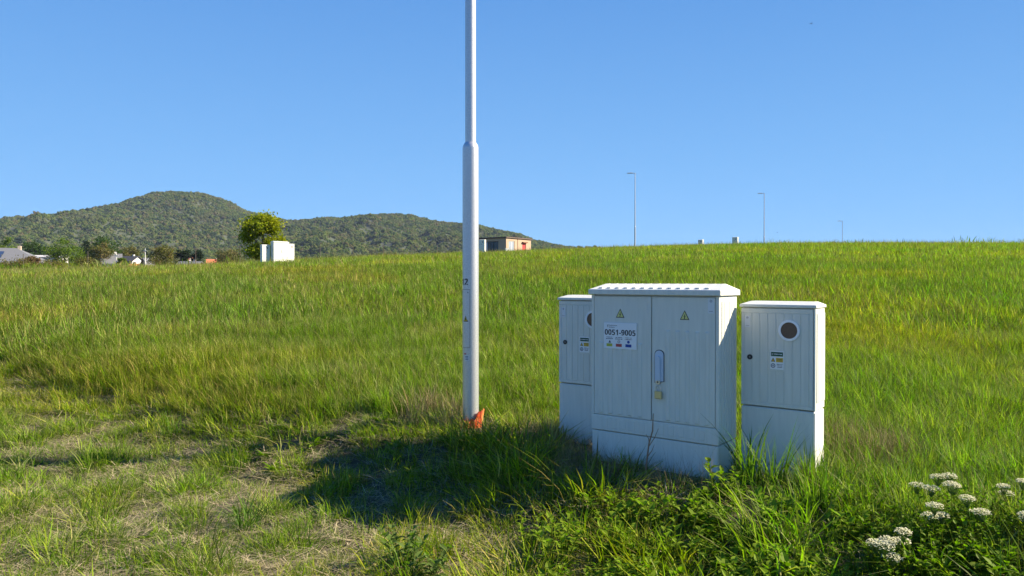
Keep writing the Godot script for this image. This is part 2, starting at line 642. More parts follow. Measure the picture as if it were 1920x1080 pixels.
# upright weed: several stems densely set with lance-shaped leaves
func make_leafy_weed(sd: int, height: float, stems: int, leaf_len: float, spread: float, tone: Color, flowers: bool, at: Vector3, label: String, called: String, category: String, group := "") -> Node3D:
	var g := RandomNumberGenerator.new()
	g.seed = sd
	var o := thing(called, label, category, at, g.randf() * TAU, group)
	var st := Builder.new()
	var fo := Builder.new()
	st.col = Color(tone.r * 1.1, tone.g * 0.9, tone.b)
	var tops: Array[Vector3] = []
	for s in stems:
		var an := TAU * s / stems + g.randf_range(-0.5, 0.5)
		var root := Vector3(cos(an), 0, sin(an)) * spread * 0.35 * g.randf()
		root.y = -0.03
		var tip := root + Vector3(cos(an) * spread * g.randf_range(0.2, 1.0), height * g.randf_range(0.65, 1.0), sin(an) * spread * g.randf_range(0.2, 1.0))
		var mid := (root + tip) * 0.5 + Vector3(g.randf_range(-0.02, 0.02), 0.03, g.randf_range(-0.02, 0.02))
		st.tube(PackedVector3Array([root, mid, tip]), PackedFloat32Array([0.0035, 0.003, 0.0015]), 5, false)
		tops.append(tip)
		var nl := int(height / 0.022)
		for i in nl:
			var t := (i + g.randf()) / nl
			var p := root.lerp(mid, t * 2.0) if t < 0.5 else mid.lerp(tip, t * 2.0 - 1.0)
			var la := i * 2.4 + g.randf_range(-0.4, 0.4)
			var rise := lerpf(0.25, 1.3, t * t) + g.randf_range(-0.2, 0.2)
			var k := g.randf_range(0.75, 1.25)
			fo.col = Color(tone.r * k, tone.g * k, tone.b * k)
			leaf_blade(fo, p, Vector3(cos(la), rise, sin(la)).normalized(), leaf_len * g.randf_range(0.6, 1.1) * (1.0 - 0.4 * t), leaf_len * 0.29 * g.randf_range(0.8, 1.2), g.randf_range(0.1, 0.5))
	part("stem", st, mats.leaf, o)
	part("foliage", fo, mats.leaf, o)
	if flowers:
		for t in tops:
			var fb := Builder.new()
			var kk := g.randf_range(0.7, 1.3)
			for i in 170:
				var an := g.randf() * TAU
				var rr := sqrt(g.randf()) * 0.042 * kk
				var p := Vector3(cos(an) * rr, 0.02 - rr * rr * 7.0 + g.randf_range(-0.008, 0.008), sin(an) * rr)
				var w := g.randf_range(0.62, 0.82)
				fb.col = Color(w, w * 0.98, w * 0.68)
				for pt in 2:
					var pa := g.randf() * TAU
					var u := Vector3(cos(pa), g.randf_range(-0.3, 0.4), sin(pa)) * 0.0027
					var f := Vector3(-sin(pa), g.randf_range(-0.3, 0.4), cos(pa)) * 0.0027
					fb.quad(p - u - f, p + u - f, p + u + f, p - u + f)
				if i % 4 == 0:
					fb.col = Color(0.12, 0.2, 0.05)
					fb.tube(PackedVector3Array([Vector3(0, -0.05, 0), p]), PackedFloat32Array([0.001, 0.0007]), 3, false)
			part("flower_head", fb, mats.petal, o, t + Vector3(0, 0.02, 0))
	return o


# low rosette of broad leaves, every leaf its own piece
func make_rosette(sd: int, leaves: int, length: float, tone: Color, at: Vector3, label: String, group := "") -> Node3D:
	var g := RandomNumberGenerator.new()
	g.seed = sd
	var o := thing("broadleaf_weed", label, "weed", at, g.randf() * TAU, group)
	for i in leaves:
		var b := Builder.new()
		var k := g.randf_range(0.75, 1.25)
		b.col = Color(tone.r * k, tone.g * k, tone.b * k)
		var an := i * 2.4 + g.randf_range(-0.3, 0.3)
		var rise := g.randf_range(0.35, 1.6)
		var l := length * g.randf_range(0.55, 1.1)
		leaf_blade(b, Vector3(cos(an) * 0.008, -0.015, sin(an) * 0.008), Vector3(cos(an), rise, sin(an)).normalized(), l, l * g.randf_range(0.22, 0.32), g.randf_range(0.2, 0.6))
		part("leaf", b, mats.leaf, o)
	return o


func make_tuft_thing(sd: int, blades: int, radius: float, h0: float, h1: float, w: float, lean: float, cols: Array, at: Vector3, label: String, group := "") -> void:
	var o := thing("grass_tuft", label, "grass tuft", at, 0.0, group)
	var mi := MeshInstance3D.new()
	mi.name = "blades"
	mi.mesh = grass_tuft(sd, blades, radius, h0, h1, w * 0.7, w * 1.2, lean, 5, cols)
	mi.mesh.surface_set_material(0, mats.leaf)
	o.add_child(mi, true)


func build_plants() -> void:
	var bright := Color(0.17, 0.255, 0.02)
	var mid := Color(0.15, 0.235, 0.02)
	var grey := Color(0.13, 0.19, 0.05)
	var wide := [Color(0.15, 0.24, 0.03), Color(0.11, 0.2, 0.028), Color(0.17, 0.24, 0.04)]
	var deep := [Color(0.07, 0.14, 0.028), Color(0.09, 0.165, 0.03)]
	# white-flowered cress in the right-hand foreground
	var cress := "white-flowered leafy cress in the tall verge to the right of the cabinets"
	var k := 0
	for s: Array in [[2.02, 4.02, 0.34, 3], [2.12, 4.06, 0.33, 2], [2.4, 4.2, 0.37, 2], [2.56, 4.3, 0.4, 2], [2.66, 4.22, 0.34, 1], [2.62, 4.5, 0.36, 1], [2.5, 4.48, 0.32, 1], [2.95, 4.4, 0.36, 2], [2.85, 4.1, 0.28, 1]]:
		make_leafy_weed(900 + k, s[2], s[3] + 1, 0.07, 0.06, mid, true, on_land(s[0], -s[1]), cress, "flowering_cress", "flowering plant", "white-flowered cress on the right verge")
		k += 1
	var thick := "dense upright leafy weed without flowers among the white-flowered cress"
	for s: Array in [[2.2, 4.0, 0.3], [1.95, 4.2, 0.27], [2.35, 4.05, 0.3], [2.55, 4.1, 0.32], [2.75, 4.15, 0.3], [1.8, 4.05, 0.24], [2.9, 4.3, 0.33], [2.25, 4.35, 0.3], [2.45, 4.35, 0.33], [3.15, 4.35, 0.35], [1.7, 4.3, 0.2], [2.1, 4.2, 0.28], [2.65, 4.4, 0.34], [2.3, 4.2, 0.3], [2.5, 3.95, 0.28], [2.05, 3.95, 0.25], [2.8, 4.5, 0.3], [3.0, 4.15, 0.3]]:
		make_leafy_weed(950 + k, s[2], 8, 0.075, 0.13, mid, false, on_land(s[0], -s[1]), thick, "leafy_weed", "weed", "dense weeds below the white flowers")
		k += 1
	# pale leafy weeds along the sunlit edge in front of the cabinets
	make_leafy_weed(1001, 0.3, 7, 0.13, 0.11, grey, false, on_land(-0.68, -4.62), "pale upright leafy weed at the sunlit edge of the cabinet shadow", "leafy_weed", "weed")
	make_leafy_weed(1002, 0.24, 8, 0.12, 0.15, grey, false, on_land(-0.5, -4.45), "low pale leafy weed just in front of the taller pale weed", "leafy_weed", "weed")
	var row := "bright leafy weed in the sunlit strip before the main cabinet"
	for s: Array in [[0.12, 4.85, 0.2, 0.06], [0.3, 5.0, 0.2, 0.05], [0.5, 5.1, 0.18, 0.05], [1.12, 5.02, 0.22, 0.1], [1.25, 4.98, 0.22, 0.1], [0.72, 4.9, 0.15, 0.07], [0.55, 4.35, 0.2, 0.09], [0.75, 4.28, 0.2, 0.1], [0.28, 4.3, 0.16, 0.09], [0.15, 4.55, 0.16, 0.08], [1.4, 4.5, 0.2, 0.08], [1.62, 4.3, 0.22, 0.07]]:
		make_leafy_weed(1010 + k, s[2], 6, s[3], 0.1, bright, false, on_land(s[0], -s[1]), row, "leafy_weed", "weed", "bright weeds before the main cabinet")
		k += 1
	# a thicket of low leafy weeds between the grass blades, copies of three plants
	var protos: Array[Node3D] = []
	for e: Array in [[0.2, 7, 0.1], [0.26, 6, 0.09], [0.16, 8, 0.125]]:
		protos.append(make_leafy_weed(1060 + k, e[0], e[1], e[2], 0.11, bright, false, on_land(0.9 + 0.3 * protos.size(), -4.6 + 0.2 * protos.size()), "low leafy weed in the green thicket in front of the cabinets", "leafy_weed", "weed", "thicket of low weeds in front of the cabinets"))
		k += 1
	var g := RandomNumberGenerator.new()
	g.seed = 640
	var made := 0
	while made < 52:
		var x := g.randf_range(-0.9, 2.6)
		var z := -g.randf_range(3.9, 5.5)
		var q := row_uv(x, z)
		if q.y > -0.12 or q.y < -2.3 or q.x < -0.9 + 0.5 * g.randf() or g.randf() < smooth(0.3, -1.0, q.x) * 0.6:
			continue
		var c := copy_of(protos[made % 3], on_land(x, z), g.randf() * TAU, "low leafy weed in the green thicket in front of the cabinets", "leafy_weed")
		c.scale = Vector3.ONE * g.randf_range(0.85, 1.45)
		made += 1
	# broad-leaved rosettes in the shade round the post and on the mown verge
	var shade := "broad-leaved dock weed in the shade to the left of the lamp post"
	for s: Array in [[-1.9, 7.2, 0.22], [-1.55, 7.3, 0.24], [-2.15, 6.75, 0.22], [-1.1, 6.9, 0.22], [-1.75, 6.6, 0.2], [-0.85, 6.4, 0.18], [-2.35, 7.1, 0.2], [-1.3, 7.5, 0.22], [-0.6, 6.9, 0.2]]:
		make_rosette(1100 + k, 13, s[2], bright, on_land(s[0], -s[1]), shade, "docks in the shade beside the post")
		k += 1
	var verge := "small broad-leaved weed on the sunny mown verge"
	for s: Array in [[-2.9, 8.1, 0.17], [-3.25, 8.4, 0.2], [-4.1, 8.9, 0.2], [-4.5, 9.3, 0.2], [-2.9, 6.6, 0.13], [-2.1, 5.7, 0.13], [-3.1, 6.2, 0.12], [-2.5, 5.1, 0.13], [-1.75, 4.9, 0.12], [-1.4, 4.45, 0.13], [-0.25, 4.35, 0.13], [0.0, 4.75, 0.12], [-2.35, 7.6, 0.15], [-2.7, 7.5, 0.16]]:
		make_rosette(1130 + k, 11, s[2], bright, on_land(s[0], -s[1]), verge, "small weeds on the mown verge")
		k += 1
	# single tufts that stand out
	make_tuft_thing(1201, 70, 0.09, 0.2, 0.42, 0.006, 1.7, deep, on_land(-1.9, -5.35), "dark flopped grass tuft catching sun at the tip of the cabinet shadow")
	make_tuft_thing(1202, 34, 0.07, 0.38, 0.62, 0.014, 0.75, wide, on_land(1.72, -5.4), "broad-bladed bright grass tuft at the corner between main and right cabinet")
	make_tuft_thing(1203, 34, 0.08, 0.34, 0.58, 0.012, 0.8, wide, on_land(1.88, -5.35), "broad-bladed bright grass tuft before the left door edge of the right cabinet")
	make_tuft_thing(1204, 46, 0.09, 0.3, 0.48, 0.01, 0.5, wide, on_land(2.1, -5.25), "upright bright grass tuft before the middle of the right cabinet")
	make_tuft_thing(1205, 46, 0.09, 0.3, 0.46, 0.01, 0.5, wide, on_land(2.0, -4.85), "upright bright grass tuft on the verge in front of the right cabinet")
	make_tuft_thing(1206, 26, 0.06, 0.25, 0.4, 0.009, 1.0, wide, on_land(0.45, -4.95), "loose grass tuft with arching blades before the main cabinet's left door")
	make_tuft_thing(1207, 22, 0.06, 0.25, 0.42, 0.009, 1.2, wide, on_land(-0.62, -4.4), "long arching grass blades beside the pale leafy weeds")
	make_tuft_thing(1208, 40, 0.1, 0.2, 0.36, 0.007, 1.0, wide, on_land(-3.6, -7.9), "tall sunlit grass tuft standing on the mown verge")
	make_tuft_thing(1209, 40, 0.1, 0.15, 0.3, 0.006, 1.3, deep, on_land(-2.5, -6.9), "grey-green grass tuft just beyond the tip of the shadow")
	# the dry stalk in front of the doors
	var o := thing("dry_stalk", "single branched dry brown stalk standing before the main cabinet doors", "dry plant", on_land(1.0, -5.62), 0.0)
	var b := Builder.new()
	b.tube(PackedVector3Array([Vector3(0, -0.03, 0), Vector3(0.015, 0.15, 0), Vector3(0.03, 0.3, 0.01), Vector3(0.06, 0.4, 0.0), Vector3(0.065, 0.53, 0.0)]), PackedFloat32Array([0.007, 0.006, 0.0055, 0.005, 0.003]), 6)
	part("stem", b, mats.stalk, o)
	for e: Array in [[Vector3(0.028, 0.28, 0.01), Vector3(0.1, 0.42, 0.02)], [Vector3(0.032, 0.31, 0.01), Vector3(0.012, 0.37, -0.01)], [Vector3(0.02, 0.2, 0), Vector3(0.07, 0.3, 0.02)]]:
		var tb := Builder.new()
		tb.tube(PackedVector3Array([e[0], (e[0] + e[1]) * 0.5 + Vector3(0.008, 0, 0), e[1]]), PackedFloat32Array([0.004, 0.003, 0.0015]), 5)
		part("twig", tb, mats.stalk, o)


# ---------------------------------------------------------------- cabinets
func fluted(b: Builder, x0: float, x1: float, y0: float, y1: float, z: float, count: int, fill: float, out: float) -> void:
	var pitch := (x1 - x0) / count
	for i in count:
		var xa := x0 + pitch * (i + 0.5 - fill * 0.5)
		var xb := x0 + pitch * (i + 0.5 + fill * 0.5)
		var e := minf(out * 1.2, (xb - xa) * 0.3)
		rib(b, xa, xb, y0, y1, z, out, e)


func rib(b: Builder, xa: float, xb: float, y0: float, y1: float, z: float, out: float, e: float) -> void:
	var zz := z + out
	var f0 := Vector3(xa + e, y0 + e, zz)
	var f1 := Vector3(xb - e, y0 + e, zz)
	var f2 := Vector3(xb - e, y1 - e, zz)
	var f3 := Vector3(xa + e, y1 - e, zz)
	var g0 := Vector3(xa, y0, z - 0.0005)
	var g1 := Vector3(xb, y0, z - 0.0005)
	var g2 := Vector3(xb, y1, z - 0.0005)
	var g3 := Vector3(xa, y1, z - 0.0005)
	b.quad(f0, f1, f2, f3, Vector3(0, 0, 1))
	b.quad(g0, g1, f1, f0, Vector3(0, -1, 0.3))
	b.quad(g3, g2, f2, f3, Vector3(0, 1, 0.3))
	b.quad(g0, f0, f3, g3, Vector3(-1, 0, 0.3))
	b.quad(g1, f1, f2, g2, Vector3(1, 0, 0.3))


func ribs_on_side(b: Builder, x: float, z0: float, z1: float, y0: float, y1: float, count: int, sgn: float) -> void:
	var pitch := (z1 - z0) / count
	for i in count:
		var za := z0 + pitch * (i + 0.09)
		var zb := z0 + pitch * (i + 0.91)
		b.box(Vector3(minf(x - 0.001 * sgn, x + 0.0055 * sgn), y0, za), Vector3(maxf(x - 0.001 * sgn, x + 0.0055 * sgn), y1, zb), 0.0015)


func triangle_sign(parent: Node3D, ce: Vector3, size: float, called := "warning_sign") -> void:
	var h := size * 0.95
	var tri_at := func(k: float) -> PackedVector2Array:
		return PackedVector2Array([Vector2(-size * 0.5 * k, -h * (0.333 * k)), Vector2(size * 0.5 * k, -h * (0.333 * k)), Vector2(0, h * 0.667 * k)])
	var b := Builder.new()
	b.prism(tri_at.call(1.0), 0.0, 0.0012)
	var plate := part(called, b, mats.black, parent, ce)
	b = Builder.new()
	b.prism(tri_at.call(0.78), 0.0, 0.0022)
	part("yellow_face", b, mats.yellow, plate)
	b = Builder.new()
	var bolt := PackedVector2Array([Vector2(0.02, 0.26), Vector2(-0.13, -0.02), Vector2(0.0, 0.02), Vector2(-0.06, -0.2), Vector2(-0.11, -0.18), Vector2(-0.02, -0.3), Vector2(0.06, -0.16), Vector2(0.01, -0.18), Vector2(0.12, 0.08), Vector2(-0.01, 0.05), Vector2(0.1, 0.26)])
	for i in bolt.size():
		bolt[i] = bolt[i] * size * 0.85
	b.prism(bolt, 0.0, 0.003)
	part("lightning_bolt", b, mats.black, plate)


func text_part(words: String, parent: Node3D, ce: Vector3, height: float, m: Material, width := 0.0, bold := true, called := "lettering") -> MeshInstance3D:
	var t := TextMesh.new()
	var f := SystemFont.new()
	f.font_names = PackedStringArray(["Droid Sans"])
	f.font_weight = 700 if bold else 400
	t.font = f
	t.text = words
	t.font_size = 64
	t.pixel_size = 0.001
	t.depth = 0.001
	var bb := t.get_aabb()
	var o := MeshInstance3D.new()
	o.name = called
	o.mesh = t
	t.material = m
	var sy := height / maxf(bb.size.y, 1e-4)
	var sx := width / maxf(bb.size.x, 1e-4) if width > 0.0 else sy
	var cc := bb.get_center()
	o.transform = Transform3D(Basis.from_scale(Vector3(sx, sy, 1.0)), ce - Vector3(cc.x * sx, cc.y * sy, 0))
	parent.add_child(o, true)
	return o


func dashes(parent: Node3D, called: String, m: Material, rows: Array, z: float) -> void:      # rows of fine print: [x0, x1, y, height]
	var b := Builder.new()
	var g := RandomNumberGenerator.new()
	g.seed = rows.size() * 31 + called.length()
	for r: Array in rows:
		var x: float = r[0]
		while x < r[1]:
			var w := minf(g.randf_range(0.4, 0.9) * r[3], r[1] - x)
			b.box(Vector3(x, r[2] - r[3] * 0.5 * g.randf_range(0.6, 1.0), 0.0), Vector3(x + w, r[2] + r[3] * 0.5 * g.randf_range(0.6, 1.0), z))
			x += w + r[3] * (0.28 if g.randf() < 0.8 else 0.8)
	part(called, b, m, parent).set_meta("kind", "stuff")


func code_label(parent: Node3D, ce: Vector3, w: float, h: float) -> void:
	var b := Builder.new()
	b.box(Vector3(-w * 0.5, -h * 0.5, 0), Vector3(w * 0.5, h * 0.5, 0.0012))
	var p := part("maker_label", b, mats.label_grey, parent, ce)
	b = Builder.new()
	b.disc(Vector2(0, h * 0.33), w * 0.16, w * 0.2, 0, 0.002, 12)
	b.box(Vector3(-w * 0.12, h * 0.33 - 0.0012, 0), Vector3(w * 0.12, h * 0.33 + 0.0012, 0.002))
	part("emblem", b, mats.print_grey, p)
	dashes(p, "fine_print", mats.print_grey, [[-w * 0.3, w * 0.3, -h * 0.36, h * 0.035]], 0.002)


func make_main_cabinet(label: String, at: Vector3, turn: float, plates: bool) -> Node3D:
	# origin: bottom of the front right edge; x to the left is negative, doors face +z
	var o := thing("distribution_cabinet", label, "cabinet", at, turn)
	var W := 1.115
	var D := 0.37
	var b := Builder.new()
	b.box(Vector3(-W + 0.004, -0.35, -D + 0.004), Vector3(-0.004, 0.252, -0.004), 0.008)
	part("plinth", b, mats.cabinet, o)
	b = Builder.new()
	b.box(Vector3(-W, 0.258, -D), Vector3(0, 1.39, -0.018), 0.012)          # shell behind the doors
	b.box(Vector3(-W, 0.258, -0.03), Vector3(0.0, 0.386, 0.0), 0.006)        # skirt below the doors
	b.box(Vector3(-W, 0.386, -0.03), Vector3(-W + 0.028, 1.386, 0.0), 0.005)
	b.box(Vector3(-0.028, 0.386, -0.03), Vector3(0.0, 1.386, 0.0), 0.005)
	fluted(b, -W + 0.09, -0.09, 0.285, 0.365, 0.0, 11, 0.55, 0.003)
	ribs_on_side(b, 0.0, -D + 0.03, -0.045, 0.3, 1.345, 6, 1.0)
	ribs_on_side(b, -W, -D + 0.03, -0.045, 0.3, 1.345, 6, -1.0)
	part("housing", b, mats.cabinet, o)
	# roof: upright fascia, shallow hipped slopes, raised ribs
	b = Builder.new()
	var x0 := -W - 0.018
	var x1 := 0.018
	var z0 := -D - 0.018
	var z1 := 0.022
	b.box(Vector3(x0, 1.388, z0), Vector3(x1, 1.432, z1), 0.004)
	var zr := (z0 + z1) * 0.5
	var yr := 1.478
	var zi := 0.03
	var A := Vector3(x0 + 0.004, 1.431, z1 - 0.004)
	var B := Vector3(x1 - 0.004, 1.431, z1 - 0.004)
	var C := Vector3(x1 - 0.004, 1.431, z0 + 0.004)
	var E := Vector3(x0 + 0.004, 1.431, z0 + 0.004)
	var R0 := Vector3(x0 + 0.07, yr, zr + zi)
	var R1 := Vector3(x1 - 0.05, yr, zr + zi)
	var R2 := Vector3(x1 - 0.05, yr, zr - zi)
	var R3 := Vector3(x0 + 0.07, yr, zr - zi)
	b.quad(A, B, R1, R0, Vector3(0, 1, 0.3))
	b.quad(E, C, R2, R3, Vector3(0, 1, -0.3))
	b.quad(R0, R1, R2, R3, Vector3(0, 1, 0))
	b.quad(B, C, R2, R1, Vector3(1, 0.5, 0))
	b.quad(A, E, R3, R0, Vector3(-1, 0.5, 0))
	var roof := part("roof", b, mats.cabinet, o)
	for i in 13:
		var xa := x0 + 0.085 + i * 0.0775
		var rb := Builder.new()
		var t0 := A.lerp(R0, 0.02)
		var p0 := Vector3(xa, A.y + 0.002, A.z - 0.008)
		var p1 := Vector3(xa, yr + 0.001, R0.z)
		var p2 := Vector3(xa, yr + 0.001, R3.z)
		var p3 := Vector3(xa, A.y + 0.002, E.z + 0.008)
		p0 = p0.lerp(p1, 0.14)
		p3 = p3.lerp(p2, 0.14)
		var up := Vector3(0, 0.009, 0)
		var wd := Vector3(0.034, 0, 0)
		var sl := Vector3(0.002, 0, 0)
		for e: Array in [[p0, p0.lerp(p1, 0.93)], [p3, p3.lerp(p2, 0.93)]]:
			var lw := up * 0.3
			rb.quad(e[0] + up + sl, e[0] + up + wd - sl, e[1] + lw + wd - sl, e[1] + lw + sl, Vector3.UP)
			rb.quad(e[0], e[0] + up + sl, e[1] + lw + sl, e[1], Vector3.LEFT)
			rb.quad(e[0] + wd, e[0] + up + wd - sl, e[1] + lw + wd - sl, e[1] + wd, Vector3.RIGHT)
		rb.quad(p0, p0 + wd, p0 + up + wd - sl, p0 + up + sl, Vector3(0, 0, 1))
		rb.quad(p3, p3 + wd, p3 + up + wd - sl, p3 + up + sl, Vector3(0, 0, -1))
		part("roof_rib", rb, mats.cabinet, roof)
	# doors
	var doors: Array[MeshInstance3D] = []
	for k in 2:
		b = Builder.new()
		var xa := -W + 0.031 if k == 0 else -W * 0.5 + 0.003
		var xb := -W * 0.5 - 0.003 if k == 0 else -0.031
		b.box(Vector3(xa, 0.391, -0.016), Vector3(xb, 1.374, 0.0), 0.003)
		if k == 0:
			fluted(b, xa + 0.02, xb - 0.055, 0.402, 1.0, 0.0, 5, 0.5, 0.007)
			b.box(Vector3(xb - 0.03, 0.392, -0.002), Vector3(xb, 1.373, 0.005), 0.002)
		else:
			fluted(b, xa + 0.1, xb - 0.02, 0.402, 1.115, 0.0, 5, 0.5, 0.007)
		doors.append(part("door", b, mats.cabinet, o))
	for k in 2:
		triangle_sign(doors[k], Vector3(-0.84 if k == 0 else -0.276, 1.225, 0.0002), 0.078)
	code_label(doors[1], Vector3(-0.063, 1.311, 0.0002), 0.05, 0.112)
	# swing handle in its recess plate
	b = Builder.new()
	var rr := PackedVector2Array()
	for s in 25:
		var a := PI * s / 24.0
		rr.append(Vector2(0.037 * cos(a), 0.1 + 0.037 * sin(a)))
	rr.append(Vector2(-0.037, -0.115))
	rr.append(Vector2(0.037, -0.105))
	var rim := PackedVector2Array()
	for q in rr:
		rim.append(Vector2(q.x * 1.14, -0.0 + q.y * 1.04))
	var gk := Builder.new()
	gk.prism(rim, -0.001, 0.003)
	part("handle_gasket", gk, mats.black, doors[1], Vector3(-0.488, 0.815, 0.0002))
	b.prism(rr, 0.0, 0.008)
	var hd := part("handle", b, mats.handle, doors[1], Vector3(-0.488, 0.815, 0.0002))
	b = Builder.new()
	rr = PackedVector2Array()
	for s in 17:
		var a := PI * s / 16.0
		rr.append(Vector2(-0.008 + 0.021 * cos(a), 0.072 + 0.021 * sin(a)))
	rr.append(Vector2(-0.029, -0.1))
	rr.append(Vector2(0.013, -0.1))
	b.prism(rr, 0.0, 0.024)
	part("lever", b, mats.handle, hd)
	b = Builder.new()
	b.disc(Vector2(-0.006, -0.112), 0.008, 0.019, 0.006, 0.02, 20)
	part("hasp", b, mats.steel, hd)
	if plates:
		b = Builder.new()
		b.box(Vector3(-0.152, -0.107, 0), Vector3(0.152, 0.107, 0.004), 0.001)
		var pl := part("number_plate", b, mats.plate, doors[0], Vector3(-0.838, 1.052, 0.004))
		text_part("0051-9005", pl, Vector3(0.0, 0.027, 0.0045), 0.047, mats.black, 0.284)
		text_part("Západoslovenská", pl, Vector3(-0.066, 0.083, 0.0045), 0.0095, mats.navy, 0.075, false)
		text_part("distribučná", pl, Vector3(-0.077, 0.069, 0.0045), 0.0075, mats.navy, 0.052, false)
		b = Builder.new()
		b.prism(PackedVector2Array([Vector2(-0.108, 0.094), Vector2(-0.119, 0.079), Vector2(-0.114, 0.077), Vector2(-0.121, 0.063), Vector2(-0.108, 0.079), Vector2(-0.113, 0.081)]), 0.003, 0.005)
		part("emblem", b, mats.navy, pl)
		var xs := [-0.098, -0.01, 0.078]
		var rows: Array = []
		for i in 3:
			rows.append([xs[i] - 0.03, xs[i] + 0.03, -0.014, 0.006])
			rows.append([xs[i] - 0.032, xs[i] + 0.032, -0.027, 0.008])
		dashes(pl, "fine_print", mats.print_grey, rows, 0.005)
		for i in 3:
			b = Builder.new()
			b.box(Vector3(xs[i] - 0.027, -0.09, 0.0), Vector3(xs[i] + 0.027, -0.066, 0.005))
			part("notice", b, [mats.sign_green, mats.sign_red, mats.sign_blue][i], pl)
		b = Builder.new()
		b.disc(Vector2(-0.01, -0.048), 0.009, 0.012, 0.003, 0.005, 18)
		b.box(Vector3(-0.018, -0.049, 0.003), Vector3(-0.002, -0.047, 0.005))
		part("prohibition_symbol", b, mats.print_grey, pl)
		b = Builder.new()
		b.disc(Vector2(0.078, -0.048), 0.0, 0.012, 0.003, 0.005, 18)
		part("mandatory_symbol", b, mats.sign_blue, pl)
		b = Builder.new()
		b.prism(PackedVector2Array([Vector2(-0.107, -0.06), Vector2(-0.083, -0.06), Vector2(-0.095, -0.038)]), 0.003, 0.005)
		part("warning_symbol", b, mats.print_grey, pl)
	return o


func make_meter_cabinet(label: String, at: Vector3, turn: float) -> Node3D:
	# origin: bottom of the front left edge, doors face +z
	var o := thing("meter_cabinet", label, "cabinet", at, turn)
	var W := 0.56
	var D := 0.255
	var b := Builder.new()
	b.box(Vector3(0.003, -0.35, -D + 0.003), Vector3(W - 0.003, 0.535, -0.003), 0.008)
	b.box(Vector3(0.0, 0.12, -D), Vector3(W, 0.128, 0.0005), 0.0)
	part("plinth", b, mats.cabinet, o)
	b = Builder.new()
	b.box(Vector3(0, 0.538, -D), Vector3(W, 1.305, -0.02), 0.01)
	b.box(Vector3(W - 0.014, 0.54, -0.03), Vector3(W, 1.303, -0.001), 0.003)
	ribs_on_side(b, W, -D + 0.012, -0.03, 0.6, 1.265, 6, 1.0)
	part("housing", b, mats.cabinet, o)
	b = Builder.new()
	b.box(Vector3(-0.008, 1.304, -D - 0.01), Vector3(W + 0.008, 1.326, 0.01), 0.003)
	var A := Vector3(-0.006, 1.325, 0.008)
	var B := Vector3(W + 0.006, 1.325, 0.008)
	var C := Vector3(W + 0.006, 1.325, -D - 0.008)
	var E := Vector3(-0.006, 1.325, -D - 0.008)
	var y := 1.349
	var i0 := Vector3(0.05, y, -0.075)
	var i1 := Vector3(W - 0.03, y, -0.075)
	var i2 := Vector3(W - 0.03, y, -D + 0.07)
	var i3 := Vector3(0.05, y, -D + 0.07)
	b.quad(A, B, i1, i0, Vector3(0, 1, 1))
	b.quad(B, C, i2, i1, Vector3(1, 1, 0))
	b.quad(C, E, i3, i2, Vector3(0, 1, -1))
	b.quad(E, A, i0, i3, Vector3(-1, 1, 0))
	b.quad(i0, i1, i2, i3, Vector3(0, 1, 0))
	part("lid", b, mats.cabinet, o)
	# door of upright ribs with narrow grooves between
	b = Builder.new()
	b.box(Vector3(0.004, 0.545, -0.018), Vector3(W - 0.018, 1.296, -0.003), 0.003)
	b.box(Vector3(0.004, 1.262, -0.004), Vector3(W - 0.018, 1.295, 0.0), 0.002)
	b.box(Vector3(0.004, 0.546, -0.004), Vector3(W - 0.018, 0.572, 0.0), 0.002)
	b.box(Vector3(0.004, 0.573, -0.004), Vector3(0.026, 1.261, 0.0), 0.002)
	b.box(Vector3(W - 0.042, 0.573, -0.004), Vector3(W - 0.018, 1.261, 0.0), 0.002)
	var n := 8
	var x0 := 0.028
	var pitch := (W - 0.044 - x0) / n
	for i in n:
		b.box(Vector3(x0 + i * pitch + 0.0025, 0.575, -0.004), Vector3(x0 + (i + 1) * pitch - 0.0025, 1.259, 0.0), 0.002)
	var door := part("door", b, mats.cabinet, o)
	b = Builder.new()
	b.disc(Vector2.ZERO, 0.062, 0.079, -0.002, 0.008, 36)
	var win := part("window_ring", b, mats.ring, door, Vector3(0.37, 1.133, 0.0))
	b = Builder.new()
	b.disc(Vector2.ZERO, 0.0, 0.0625, -0.001, 0.002, 36)
	part("dark_pane", b, mats.pane, win)
	b = Builder.new()
	b.disc(Vector2.ZERO, 0.008, 0.02, -0.002, 0.006, 24)
	var lk := part("lock", b, mats.black, door, Vector3(0.072, 0.917, 0.0))
	b = Builder.new()
	b.disc(Vector2.ZERO, 0.0, 0.0085, -0.001, 0.003, 16)
	part("lock_core", b, mats.steel_dark, lk)
	code_label(door, Vector3(0.052, 1.192, 0.0004), 0.042, 0.09)
	# sticker: green heading, yellow warning, prohibition
	b = Builder.new()
	b.box(Vector3(-0.06, -0.082, 0), Vector3(0.06, 0.082, 0.0025), 0.001)
	part("sticker_pad", b, mats.cabinet, door, Vector3(0.28, 0.902, 0.0))
	b = Builder.new()
	b.box(Vector3(-0.05, -0.07, 0), Vector3(0.05, 0.07, 0.0018))
	var st := part("warning_sticker", b, mats.label_white, door, Vector3(0.28, 0.904, 0.0022))
	b = Builder.new()
	b.box(Vector3(-0.044, 0.03, 0), Vector3(0.046, 0.062, 0.0028))
	part("heading", b, mats.sign_dark_green, st)
	dashes(st, "heading_print", mats.label_white, [[-0.038, 0.04, 0.046, 0.008]], 0.0038)
	b = Builder.new()
	b.box(Vector3(-0.006, -0.014, 0), Vector3(0.046, 0.018, 0.0028))
	part("warning_text", b, mats.amber, st)
	dashes(st, "fine_print", mats.print_grey, [[0.0, 0.04, 0.009, 0.005], [0.0, 0.04, -0.003, 0.005], [0.0, 0.044, -0.03, 0.005], [0.0, 0.044, -0.041, 0.005], [0.004, 0.04, -0.052, 0.005]], 0.0038)
	b = Builder.new()
